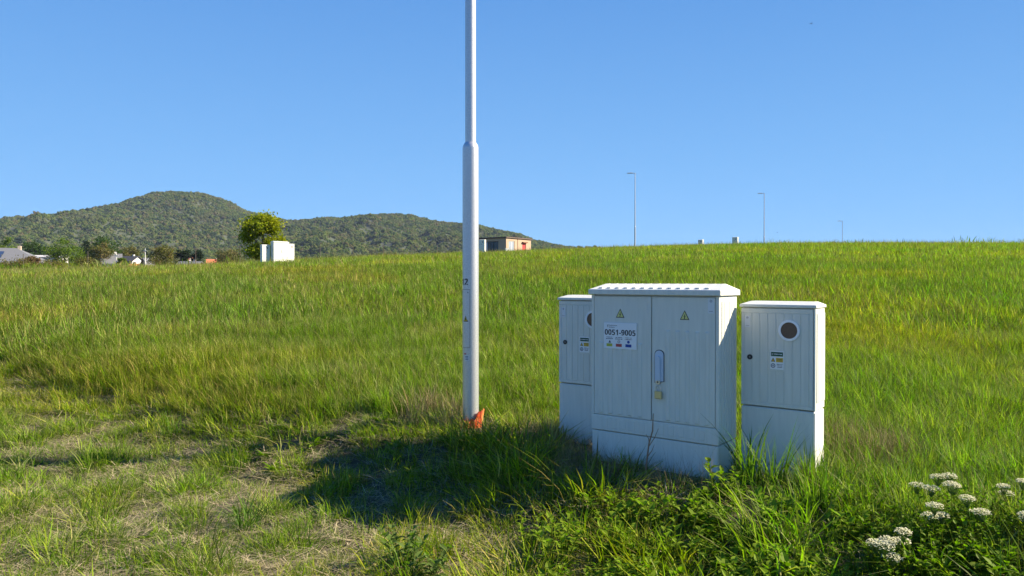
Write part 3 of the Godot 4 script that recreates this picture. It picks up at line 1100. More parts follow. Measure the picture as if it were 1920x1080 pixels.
	b.prism(PackedVector2Array([Vector2(-0.044, -0.012), Vector2(-0.012, -0.012), Vector2(-0.028, 0.018)]), 0.0, 0.0028)
	b.col = Color(1, 1, 1)
	var tr := part("warning_symbol", b, mats.black, st)
	b = Builder.new()
	b.prism(PackedVector2Array([Vector2(-0.0385, -0.0095), Vector2(-0.0175, -0.0095), Vector2(-0.028, 0.012)]), 0.0, 0.0036)
	part("yellow_face", b, mats.amber, st)
	b = Builder.new()
	b.disc(Vector2(-0.028, -0.042), 0.012, 0.017, 0, 0.0028, 20)
	b.box(Vector3(-0.03, -0.05, 0), Vector3(-0.026, -0.034, 0.0028))
	b.box(Vector3(-0.036, -0.044, 0), Vector3(-0.02, -0.041, 0.0032))
	part("prohibition_symbol", b, mats.print_grey, st)
	tr.set_meta("label", "")
	tr.remove_meta("label")
	return o


func row_point(u: float, v: float, y: float) -> Vector3:
	return Vector3(ROW_ORIGIN.x + 0.795 * u + 0.606 * v, y, ROW_ORIGIN.z + 0.606 * u - 0.795 * v)


func build_cabinets() -> void:
	var big := make_main_cabinet("large light grey double-door cabinet with number plate and padlock", ROW_ORIGIN, ROW_TURN, true)
	var small := make_meter_cabinet("light grey meter cabinet with round brown window, to the right of the large padlocked cabinet", row_point(0.045, 0.33, -0.005), ROW_TURN)
	copy_of(small, row_point(-1.685, 0.36, 0.022), ROW_TURN, "light grey meter cabinet half hidden behind the large padlocked cabinet, nearer the lamp post", "meter_cabinet")
	# padlock
	var pk := thing("padlock", "brass padlock hanging from the handle of the large cabinet", "padlock", row_point(-0.488, -0.022, 0.572), ROW_TURN)
	var b := Builder.new()
	b.box(Vector3(-0.029, 0.0, -0.011), Vector3(0.029, 0.062, 0.011), 0.004)
	part("body", b, mats.brass, pk)
	b = Builder.new()
	var pts := PackedVector3Array([Vector3(-0.019, 0.05, 0), Vector3(-0.019, 0.08, 0)])
	var rad := PackedFloat32Array([0.0042, 0.0042])
	for s in 9:
		var a := PI - PI * s / 8.0
		pts.append(Vector3(0.019 * cos(a), 0.087 + 0.019 * sin(a), 0))
		rad.append(0.0042)
	pts.append(Vector3(0.019, 0.05, 0))
	rad.append(0.0042)
	b.tube(pts, rad, 8)
	part("shackle", b, mats.steel, pk)
	# second group far up the field by the round tree
	var turn := 0.83
	var f := func(u: float, v: float, base: Vector3) -> Vector3:
		var p := base + Vector3(cos(turn) * u, 0, -sin(turn) * u) + Vector3(sin(turn) * v, 0, cos(turn) * v)
		p.y = land(p.x, p.z) + 0.06
		return p
	var at := from_pixel(542.0, 490.0, 49.5)
	copy_of(big, f.call(0.0, 0.0, at), turn, "distant white double-door cabinet in front of the round bright tree", "distribution_cabinet")
	var far_big: Node3D = get_child(get_child_count() - 1)
	far_big.get_node("door/number_plate").free()
	copy_of(small, f.call(0.05, -0.33, at), turn, "distant white meter cabinet right of the double-door cabinet by the round tree", "meter_cabinet")
	copy_of(small, f.call(-1.74, -0.33, at), turn, "distant white meter cabinet left of the double-door cabinet, below the round tree", "meter_cabinet")
	# single boxes on the crest
	for e: Array in [[898.0, 64.0, -0.5, "distant white meter cabinet just behind the lamp post, near the flat-roofed building"], [948.5, 84.0, 0.5, "distant white meter cabinet before the corner of the flat-roofed building"], [1308.5, 78.0, -0.9, "low white meter cabinet barely showing over the field crest"], [1372.5, 75.0, -0.75, "white meter cabinet on the crest beside the middle distant lamp post"]]:
		var x: float = (e[0] - 960.0) / FOCAL * e[1]
		var p := Vector3(x, land(x, -e[1]), -e[1])
		copy_of(small, p, e[2], e[3], "meter_cabinet")


# ---------------------------------------------------------------- lamp posts
func bend(me: Mesh, radius: float, y: float, angle: float) -> ArrayMesh:      # wraps a flat shape round an upright cylinder
	var arr := me.surface_get_arrays(0)
	var v: PackedVector3Array = arr[Mesh.ARRAY_VERTEX]
	var n: PackedVector3Array = arr[Mesh.ARRAY_NORMAL]
	for i in v.size():
		var a := angle + v[i].x / radius
		var r := radius + v[i].z
		var rd := Vector3(sin(a), 0, cos(a))
		var tg := Vector3(cos(a), 0, -sin(a))
		n[i] = tg * n[i].x + Vector3(0, n[i].y, 0) + rd * n[i].z
		v[i] = rd * r + Vector3(0, v[i].y + y, 0)
	arr[Mesh.ARRAY_VERTEX] = v
	arr[Mesh.ARRAY_NORMAL] = n
	var out := ArrayMesh.new()
	out.add_surface_from_arrays(Mesh.PRIMITIVE_TRIANGLES, arr)
	return out


func rounded_rect(w: float, h: float, r: float) -> PackedVector2Array:
	var p := PackedVector2Array()
	for k in 4:
		var ce := Vector2((w * 0.5 - r) * (1.0 if k == 0 or k == 3 else -1.0), (h * 0.5 - r) * (1.0 if k < 2 else -1.0))
		for s in 5:
			var a := PI * 0.5 * (k + s / 4.0)
			p.append(ce + Vector2(cos(a), sin(a)) * r)
	return p


# a flat patch cut into narrow upright strips so that it can be wrapped round the post
func strip_patch(w: float, h: float, z: float, cols := 10) -> ArrayMesh:
	var b := Builder.new()
	for i in cols:
		var xa := -w * 0.5 + w * i / cols
		var xb := -w * 0.5 + w * (i + 1) / cols
		b.quad(Vector3(xa, -h * 0.5, z), Vector3(xb, -h * 0.5, z), Vector3(xb, h * 0.5, z), Vector3(xa, h * 0.5, z), Vector3(0, 0, 1))
	b.quad(Vector3(-w * 0.5, -h * 0.5, 0), Vector3(-w * 0.5, h * 0.5, 0), Vector3(-w * 0.5, h * 0.5, z), Vector3(-w * 0.5, -h * 0.5, z), Vector3.LEFT)
	b.quad(Vector3(w * 0.5, -h * 0.5, 0), Vector3(w * 0.5, h * 0.5, 0), Vector3(w * 0.5, h * 0.5, z), Vector3(w * 0.5, -h * 0.5, z), Vector3.RIGHT)
	return b.mesh()


func add_wrapped(called: String, me: Mesh, m: Material, parent: Node3D, y: float, angle: float, radius := 0.0795) -> MeshInstance3D:
	var o := MeshInstance3D.new()
	o.name = called
	o.mesh = bend(me, radius, y, angle)
	o.mesh.surface_set_material(0, m)
	parent.add_child(o, true)
	return o


func make_lamp(label: String, at: Vector3, arm_turn: float, near: bool) -> Node3D:
	var o := thing("street_lamp", label, "street lamp", at, 0.0, "")
	var b := Builder.new()
	b.lathe(PackedVector2Array([Vector2(0.0795, -0.4), Vector2(0.0795, 2.745)]), 40)
	part("lower_tube", b, mats.galvanised, o)
	b = Builder.new()
	b.lathe(PackedVector2Array([Vector2(0.0797, 2.74), Vector2(0.079, 2.765), Vector2(0.072, 2.79), Vector2(0.06, 2.81), Vector2(0.0535, 2.818)]), 40)
	part("shoulder", b, mats.galvanised, o)
	b = Builder.new()
	b.lathe(PackedVector2Array([Vector2(0.0535, 2.8), Vector2(0.053, 5.2), Vector2(0.046, 5.24), Vector2(0.038, 8.0), Vector2(0.0, 8.02)]), 32)
	part("upper_tube", b, mats.galvanised, o)
	var dir := Vector3(cos(arm_turn), 0, -sin(arm_turn))
	b = Builder.new()
	b.tube(PackedVector3Array([Vector3(0, 7.93, 0), dir * 0.25 + Vector3(0, 7.97, 0)]), PackedFloat32Array([0.028, 0.026]), 10)
	part("arm", b, mats.galvanised, o)
	var head := Builder.new()
	head.box(Vector3(0, -0.035, -0.11), Vector3(0.55, 0.03, 0.11), 0.025)
	head.box(Vector3(0.02, 0.02, -0.07), Vector3(0.3, 0.055, 0.07), 0.015)
	var hd := part("lamp_head", head, mats.lamp_grey, o, dir * 0.22 + Vector3(0, 7.98, 0))
	hd.rotation.y = arm_turn
	if near:
		var am := deg_to_rad(-40.0)
		# service door: a proud panel in the wall of the tube, with a joint round it
		add_wrapped("door_joint", strip_patch(0.106, 0.574, 0.0008), mats.joint, o, 1.077, am)
		var dr := add_wrapped("service_door", strip_patch(0.1, 0.567, 0.0022), mats.galvanised, o, 1.077, am)
		add_wrapped("door_screw", strip_patch(0.009, 0.009, 0.0035, 2), mats.joint, dr, 1.335, am + 0.42)
		var flat := Builder.new()
		flat.prism(PackedVector2Array([Vector2(-0.03, -0.022), Vector2(-0.015, -0.022), Vector2(0, -0.022), Vector2(0.015, -0.022), Vector2(0.03, -0.022), Vector2(0, 0.034)]), 0.0, 0.0032)
		var ws := add_wrapped("warning_sign", flat.mesh(), mats.black, o, 1.07, am + 0.1)
		flat = Builder.new()
		flat.prism(PackedVector2Array([Vector2(-0.023, -0.018), Vector2(-0.01, -0.018), Vector2(0.01, -0.018), Vector2(0.023, -0.018), Vector2(0, 0.025)]), 0.0, 0.0042)
		add_wrapped("yellow_face", flat.mesh(), mats.amber, ws, 1.07, am + 0.1)
		flat = Builder.new()
		flat.prism(PackedVector2Array([Vector2(-0.003, 0.014), Vector2(-0.008, -0.002), Vector2(-0.001, 0.0), Vector2(-0.004, -0.015), Vector2(0.008, 0.003), Vector2(0.002, 0.002), Vector2(0.004, 0.014)]), 0.0, 0.0052)
		add_wrapped("lightning_bolt", flat.mesh(), mats.black, ws, 1.07, am + 0.1)
		var lb := add_wrapped("maker_label", strip_patch(0.05, 0.055, 0.0012), mats.label_grey, o, 0.69, am + 0.25)
		for r in 3:
			add_wrapped("fine_print", strip_patch(0.034, 0.006, 0.002, 4), mats.print_grey, lb, 0.705 - r * 0.014, am + 0.25)
		add_wrapped("red_label", strip_patch(0.03, 0.012, 0.0012), mats.sign_red, o, 0.73, am)
		var t := TextMesh.new()
		var f := SystemFont.new()
		f.font_names = PackedStringArray(["Droid Sans"])
		f.font_weight = 700
		t.font = f
		t.text = "12"
		t.font_size = 64
		t.pixel_size = 0.00135
		t.depth = 0.0022
		var arr := t.get_mesh_arrays()
		var am2 := ArrayMesh.new()
		am2.add_surface_from_arrays(Mesh.PRIMITIVE_TRIANGLES, arr)
		add_wrapped("number", am2, mats.black, o, 1.437, deg_to_rad(-48.0))
	return o


func build_lamps() -> void:
	var at := on_land(-0.41, -7.4)
	make_lamp("tall galvanised lamp post numbered 12 standing beside the grey cabinets", at, deg_to_rad(170.0), true)
	for e: Array in [[1190.5, 73.0, 324.0, "thin distant lamp post, the tallest on the field crest"], [1432.5, 90.0, 362.0, "thin distant lamp post on the crest beside a white meter cabinet"], [1579.0, 124.0, 414.0, "smallest distant lamp post peeping over the field crest"]]:
		var x: float = (e[0] - 960.0) / FOCAL * e[1]
		var top: float = EYE + (HORIZON - e[2]) / FOCAL * e[1]
		var o := make_lamp(e[3], Vector3(x, top - 8.02, -e[1]), deg_to_rad(175.0), false)
		o.set_meta("group", "lamp posts on the crest")
		if o.position.y > land(x, -e[1]) + 0.3:
			o.position.y = land(x, -e[1])
	# torn orange plastic sleeve round the foot of the near post
	var b := Builder.new()
	var g := RandomNumberGenerator.new()
	g.seed = 8
	var n := 26
	var lo: Array[Vector3] = []
	var mi: Array[Vector3] = []
	var hi: Array[Vector3] = []
	for i in n + 1:
		var a := lerpf(-1.0, 2.3, float(i) / n)
		var r := 0.105 + g.randf_range(-0.012, 0.016)
		var h := 0.08 + 0.09 * smooth(0.2, 0.9, a) * smooth(2.3, 1.7, a) + g.randf_range(-0.025, 0.025)
		var rd := Vector3(sin(a), 0, cos(a))
		lo.append(rd * r + Vector3(0, -0.05, 0))
		mi.append(rd * (r + g.randf_range(-0.012, 0.018)) + Vector3(0, h * 0.55, 0))
		hi.append(rd * (r + g.randf_range(-0.02, 0.02)) + Vector3(0, h, 0))
	for i in n:
		for w: Array in [[lo, mi], [mi, hi]]:
			b.quad(w[0][i], w[0][i + 1], w[1][i + 1], w[1][i], lo[i])
			b.quad(w[0][i] * 0.965, w[0][i + 1] * 0.965, w[1][i + 1] * 0.965, w[1][i] * 0.965, -lo[i])
	var o2 := top_mesh("plastic_sleeve", b.mesh(), mats.orange, "", "torn orange plastic sleeve round the foot of the near lamp post", "plastic sleeve")
	o2.position = at


# ---------------------------------------------------------------- trees
func make_tree(called: String, label: String, at: Vector3, height: float, width: float, bottom: float, sd: int, tones: Array, leaves: int, leaf: float, group := "", lean := 0.0) -> Node3D:
	var g := RandomNumberGenerator.new()
	g.seed = sd
	var o := thing(called, label, "tree", at, 0.0, group)
	var tb := Builder.new()
	var trunk_top := Vector3(lean, bottom + (height - bottom) * 0.55, 0)
	tb.tube(PackedVector3Array([Vector3(0, -0.3, 0), Vector3(lean * 0.3, bottom, 0), trunk_top]), PackedFloat32Array([height * 0.03, height * 0.022, height * 0.008]), 8, false)
	var b := Builder.new()
	var ce := Vector3(lean, (height + bottom) * 0.5, 0)
	var hr := (height - bottom) * 0.5
	var clumps := 34
	for k in clumps:
		var dir := Vector3(g.randf_range(-1, 1), g.randf_range(-1, 1), g.randf_range(-1, 1))
		while dir.length() > 1.0 or dir.length() < 0.1:
			dir = Vector3(g.randf_range(-1, 1), g.randf_range(-1, 1), g.randf_range(-1, 1))
		dir = dir.normalized() * pow(dir.length(), 0.45) * g.randf_range(0.72, 0.98)
		var p := ce + Vector3(dir.x * width * 0.5 * 0.86, dir.y * hr * 0.88, dir.z * width * 0.5 * 0.86)
		var cr := width * g.randf_range(0.1, 0.17)
		if k % 3 == 0:
			tb.tube(PackedVector3Array([Vector3(lean * 0.4, lerpf(bottom, trunk_top.y, g.randf()), 0), p]), PackedFloat32Array([height * 0.009, height * 0.003]), 5, false)
		var tone: Color = tones[g.randi() % tones.size()]
		for i in leaves / clumps:
			var q := Vector3(g.randfn(), g.randfn() * 0.8, g.randfn()) * cr * 0.55
			var kk := g.randf_range(0.7, 1.3)
			b.col = Color(tone.r * kk, tone.g * kk, tone.b * kk)
			var u := Vector3(g.randfn(), g.randfn() * 0.6, g.randfn()).normalized() * leaf * g.randf_range(0.6, 1.2)
			var w := u.cross(Vector3(g.randfn(), g.randfn(), g.randfn())).normalized() * leaf * 0.5
			b.tri(p + q - w, p + q + w, p + q + u)
			b.tri(p + q - w, p + q - u * 0.7, p + q + w)
	part("trunk", tb, mats.bark, o)
	part("crown", b, mats.tree_leaf, o)
	return o


func crown_lump(sd: int, leaves: int) -> ArrayMesh:      # one far-off tree crown of unit radius
	var g := RandomNumberGenerator.new()
	g.seed = sd
	var b := Builder.new()
	var blobs: Array = []
	for k in 9:
		var a := g.randf() * TAU
		var r := sqrt(g.randf()) * 0.62
		blobs.append([Vector3(cos(a) * r, g.randf_range(0.1, 0.95) - r * 0.45, sin(a) * r), g.randf_range(0.3, 0.5)])
	for i in leaves:
		var bl: Array = blobs[i % blobs.size()]
		var d := Vector3(g.randfn(), g.randfn(), g.randfn()).normalized()
		if d.y < -0.4:
			d.y = -d.y
		var p: Vector3 = bl[0] + d * bl[1] * g.randf_range(0.75, 1.08)
		var k := g.randf_range(0.85, 1.15)
		b.col = Color(k, k, k)
		var e := d.cross(Vector3(g.randfn(), g.randfn(), g.randfn())).normalized()
		var f := d.cross(e).normalized()
		e = (e + d * g.randf_range(-0.6, 0.6)) * 0.15
		f = (f + d * g.randf_range(-0.6, 0.6)) * 0.15
		b.tri(p - e - f * 0.6, p + e - f * 0.6, p + f)
	for bl: Array in blobs:       # the dense inside of the crown
		b.col = Color(0.8, 0.8, 0.8)
		var r: float = bl[1] * 0.82
		for s in 6:
			for t in 3:
				var q := func(ss: int, tt: int) -> Vector3:
					var a := TAU * ss / 6.0
					var h := PI * tt / 3.0
					return bl[0] + Vector3(cos(a) * sin(h), cos(h), sin(a) * sin(h)) * r
				b.quad(q.call(s, t), q.call(s + 1, t), q.call(s + 1, t + 1), q.call(s, t + 1), q.call(s, t) - bl[0] + q.call(s + 1, t + 1) - bl[0])
	return b.mesh()


func build_hills() -> void:
	var b_v := PackedVector3Array()
	var b_n := PackedVector3Array()
	var ids := PackedInt32Array()
	var nx := 150
	var nd := 100
	for i in nd + 1:
		var d := 300.0 + 2900.0 * pow(float(i) / nd, 1.3)
		for j in nx + 1:
			var x := -2700.0 + 3300.0 * j / nx
			var e := 12.0
			b_v.append(Vector3(x, hill_floor(x, d), -d))
			b_n.append(Vector3(hill_floor(x - e, d) - hill_floor(x + e, d), 2.0 * e, hill_floor(x, d + e) - hill_floor(x, d - e)).normalized())
	for i in nd:
		for j in nx:
			var k := i * (nx + 1) + j
			ids.append_array([k, k + nx + 1, k + 1, k + 1, k + nx + 1, k + nx + 2])
	var arr := []
	arr.resize(Mesh.ARRAY_MAX)
	arr[Mesh.ARRAY_VERTEX] = b_v
	arr[Mesh.ARRAY_NORMAL] = b_n
	arr[Mesh.ARRAY_INDEX] = ids
	var me := ArrayMesh.new()
	me.add_surface_from_arrays(Mesh.PRIMITIVE_TRIANGLES, arr)
	top_mesh("hill", me, mottled(Color(0.03, 0.045, 0.02), Color(0.07, 0.075, 0.04), 0.02, 0.01, 0.95, 0.0, 0.0, 21, true), "structure", "two wooded hills behind the field", "hill")
	var g := RandomNumberGenerator.new()
	g.seed = 404
	var kinds := 5
	var xf: Array = []
	var tn: Array = []
	for k in kinds:
		var e: Array[Transform3D] = []
		xf.append(e)
		tn.append(PackedColorArray())
	for i in 120000:
		var d := 360.0 + 1640.0 * pow(g.randf(), 0.62)
		var x := g.randf_range(-0.95, 0.22) * d
		if d < 520.0 and g.randf() < 0.35:
			continue
		var h := hill_floor(x, d)
		var k := i % kinds
		var far := smooth(400.0, 1500.0, d)
		var s := g.randf_range(2.2, 3.8) * lerpf(0.9, 1.15, far)
		var p := noise_b.get_noise_2d(x * 0.5, d * 0.5)
		var p2 := noise_a.get_noise_2d(x * 0.11 + 70.0, d * 0.09)
		var pick := g.randf() + p * 0.9
		var c := Color(0.125, 0.165, 0.045)          # fresh leaf
		if pick < 0.18:
			c = Color(0.052, 0.085, 0.04)            # pine and dark oak
		elif pick < 0.45:
			c = Color(0.088, 0.13, 0.045)
		elif pick > 0.95:
			c = Color(0.17, 0.15, 0.085)             # still half bare, brown-grey
		elif pick > 0.72:
			c = Color(0.15, 0.175, 0.06)
		c = c.lerp(Color(0.15, 0.145, 0.095), 0.5 * smooth(0.1, 0.4, p2))
		var v := g.randf_range(0.8, 1.2)
		if g.randf() < 0.04:
			s *= 1.5
		var bs := Basis(Vector3.UP, g.randf() * TAU).scaled_local(Vector3(s, s * g.randf_range(0.85, 1.25), s))
		xf[k].append(Transform3D(bs, Vector3(x, h - s * 0.1, -d)))
		tn[k].append(Color(c.r * v * 1.3, c.g * v * 1.3, c.b * v * 1.2))
	for k in kinds:
		scatter("hill_forest", "mixed spring wood covering the distant hills", "forest", crown_lump(600 + k, 160), mats.tree_leaf, xf[k], tn[k])


func hill_floor(x: float, d: float) -> float:
	return maxf(hill_height(x, d), -2.0) + lerpf(1.0, 0.0, smooth(300.0, 900.0, d))


# ---------------------------------------------------------------- buildings and the village edge
func make_house(label: String, at: Vector3, turn: float, w: float, dp: float, wall_h: float, roof_h: float, wall_m: Material, roof_m: Material, hip := 0.0) -> Node3D:
	var o := thing("house", label, "house", at, turn)
	var b := Builder.new()
	b.box(Vector3(-w * 0.5, -1.5, -dp * 0.5), Vector3(w * 0.5, wall_h, dp * 0.5))
	if hip <= 0.0:
		for s: float in [-1.0, 1.0]:
			b.tri(Vector3(s * w * 0.499, wall_h, -dp * 0.5), Vector3(s * w * 0.499, wall_h, dp * 0.5), Vector3(s * w * 0.499, wall_h + roof_h * 0.98, 0), Vector3(s, 0, 0))
	part("wall", b, wall_m, o)
	b = Builder.new()
	var ov := 0.45
	var th := Vector3(0, 0.16, 0)
	var A := Vector3(-w * 0.5 - ov, wall_h - 0.12, dp * 0.5 + ov)
	var B := Vector3(w * 0.5 + ov, wall_h - 0.12, dp * 0.5 + ov)
	var C := Vector3(w * 0.5 + ov, wall_h - 0.12, -dp * 0.5 - ov)
	var E := Vector3(-w * 0.5 - ov, wall_h - 0.12, -dp * 0.5 - ov)
	var R0 := Vector3(-w * 0.5 - ov + hip, wall_h + roof_h, 0)
	var R1 := Vector3(w * 0.5 + ov - hip, wall_h + roof_h, 0)
	b.quad(A, B, R1, R0, Vector3(0, 1, 1))
	b.quad(A + th, B + th, R1 + th, R0 + th, Vector3(0, 1, 1))
	b.quad(E, C, R1, R0, Vector3(0, 1, -1))
	b.quad(E + th, C + th, R1 + th, R0 + th, Vector3(0, 1, -1))
	b.quad(A, B, B + th, A + th, Vector3(0, 0, 1))
	b.quad(C, E, E + th, C + th, Vector3(0, 0, -1))
	if hip > 0.0:
		b.tri(B + th, C + th, R1 + th, Vector3(1, 1, 0))
		b.tri(A + th, E + th, R0 + th, Vector3(-1, 1, 0))
		b.quad(B, C, C + th, B + th, Vector3(1, 0, 0))
		b.quad(A, E, E + th, A + th, Vector3(-1, 0, 0))
	else:
		for q: Array in [[B, R1], [C, R1], [A, R0], [E, R0]]:
			b.quad(q[0], q[1], q[1] + th, q[0] + th, Vector3(signf(q[0].x), 0, 0))
	var roof := part("roof", b, roof_m, o)
	b = Builder.new()
	b.box(Vector3(w * 0.15, wall_h + roof_h * 0.5, -0.5), Vector3(w * 0.15 + 0.6, wall_h + roof_h + 0.6, 0.1), 0.03)
	part("chimney", b, wall_m, roof)
	for i in 3:
		var x := lerpf(-w * 0.32, w * 0.32, i / 2.0)
		var wb := Builder.new()
		wb.box(Vector3(x - 0.55, wall_h * 0.38, dp * 0.5 - 0.02), Vector3(x + 0.55, wall_h * 0.82, dp * 0.5 + 0.04))
		var win := part("window", wb, mats.white_paint, o)
		wb = Builder.new()
		wb.box(Vector3(x - 0.45, wall_h * 0.4, dp * 0.5), Vector3(x + 0.45, wall_h * 0.8, dp * 0.5 + 0.055))
		part("pane", wb, mats.dark_glass, win)
	return o


func build_building() -> void:
	var d := 120.0
	var corner := from_pixel(949.0, 444.0, d)
	var turn := deg_to_rad(-55.0)
	var base_y := corner.y - 3.9
	# local x runs along the sunlit face away from the near corner, local -x ... z runs along the shaded face
	var o := thing("flat_roofed_building", "low flat-roofed cream building with a red door on the crest", "building", Vector3(corner.x, base_y, corner.z), 0.0)
	var rx := Vector3(0.574, 0, -0.819)       # along the sunlit face
	var lx := Vector3(-0.819, 0, -0.574)      # along the shaded face
	o.basis = Basis(rx, Vector3.UP, -lx)      # x along the sunlit face, -z along the shaded face, outside of the sunlit face is +z
	var L := 7.2
	var S := 6.6
	var H := 3.72
	var b := Builder.new()
	# sunlit face at z = 0 (x 0..L); shaded face at x = 0 (z 0..-S)
	b.box(Vector3(0.25, -1.0, -S + 0.25), Vector3(L - 0.25, H - 0.1, -0.25))
	part("inner_wall", b, mats.cream, o)
	b = Builder.new()
	for r: Array in [[0.0, 0.75, -1.0, H], [2.35, 4.6, -1.0, H], [5.7, L, -1.0, H], [0.75, 2.35, -1.0, 1.35], [0.75, 2.35, 3.3, H], [4.6, 5.7, 3.1, H]]:
		b.box(Vector3(r[0], r[2], -0.25), Vector3(r[1], r[3], 0.0))
	part("wall", b, mats.cream, o)
	b = Builder.new()
	for r: Array in [[0.26, 1.55, -1.0, H - 0.01], [4.7, S, -1.0, H - 0.01], [1.55, 4.7, -1.0, 1.2], [1.55, 4.7, 3.25, H - 0.01]]:
		b.box(Vector3(0.0, r[2], -r[1]), Vector3(0.25, r[3], -r[0]))
	part("wall", b, mats.cream, o)
	b = Builder.new()
	b.box(Vector3(-0.18, H + 0.004, -S - 0.1), Vector3(L + 0.15, H + 0.2, 0.18), 0.02)
	part("roof", b, mats.roof_edge, o)
	b = Builder.new()
	b.tube(PackedVector3Array([Vector3(3.25, -1.0, -0.02), Vector3(3.25, H, -0.02)]), PackedFloat32Array([0.07, 0.07]), 8)
	part("drainpipe", b, mats.rust, o)
	# window in the sunlit face
	b = Builder.new()
	for r: Array in [[0.75, 0.87, 1.35, 3.3], [2.23, 2.35, 1.35, 3.3], [1.5, 1.6, 1.35, 3.3], [0.87, 2.23, 1.35, 1.47], [0.87, 2.23, 3.18, 3.3]]:
		b.box(Vector3(r[0] + 0.002, r[2] + 0.002, -0.16), Vector3(r[1] - 0.002, r[3] - 0.002, -0.08))
	var w := part("window_frame", b, mats.white_paint, o)
	for r: Array in [[0.87, 1.5], [1.6, 2.23]]:
		b = Builder.new()
		b.box(Vector3(r[0], 1.47, -0.13), Vector3(r[1], 3.18, -0.11))
		part("pane", b, mats.hazy_glass, w)
	b = Builder.new()
	b.box(Vector3(4.6, -0.4, -0.16), Vector3(5.7, 3.1, -0.08), 0.01)
	var dr := part("door", b, mats.red_paint, o)
	for x: float in [4.75, 5.2]:
		b = Builder.new()
		b.box(Vector3(x, 0.3, -0.09), Vector3(x + 0.35, 2.8, -0.065), 0.008)
		part("door_panel", b, mats.red_paint, dr)
	b = Builder.new()
	b.box(Vector3(4.5, 3.1, -0.02), Vector3(5.85, 3.28, 0.3), 0.01)
	part("door_canopy", b, mats.rust, o)
	# wide window in the shaded face
	b = Builder.new()
	for z: float in [1.55, 2.55, 3.1, 3.65, 4.58]:
		b.box(Vector3(0.08, 1.2, -z - 0.1), Vector3(0.16, 3.25, -z))
	b.box(Vector3(0.07, 1.2, -4.7), Vector3(0.17, 1.32, -1.55))
	b.box(Vector3(0.07, 3.13, -4.7), Vector3(0.17, 3.25, -1.55))
	w = part("window_frame", b, mats.dark_frame, o)
	for r: Array in [[1.65, 2.55], [2.65, 3.1], [3.2, 3.65], [3.75, 4.58]]:
		b = Builder.new()
		b.box(Vector3(0.11, 1.32, -r[1]), Vector3(0.13, 3.13, -r[0]))
		part("pane", b, mats.dark_glass if r[0] < 3.5 else mats.hazy_glass, w)


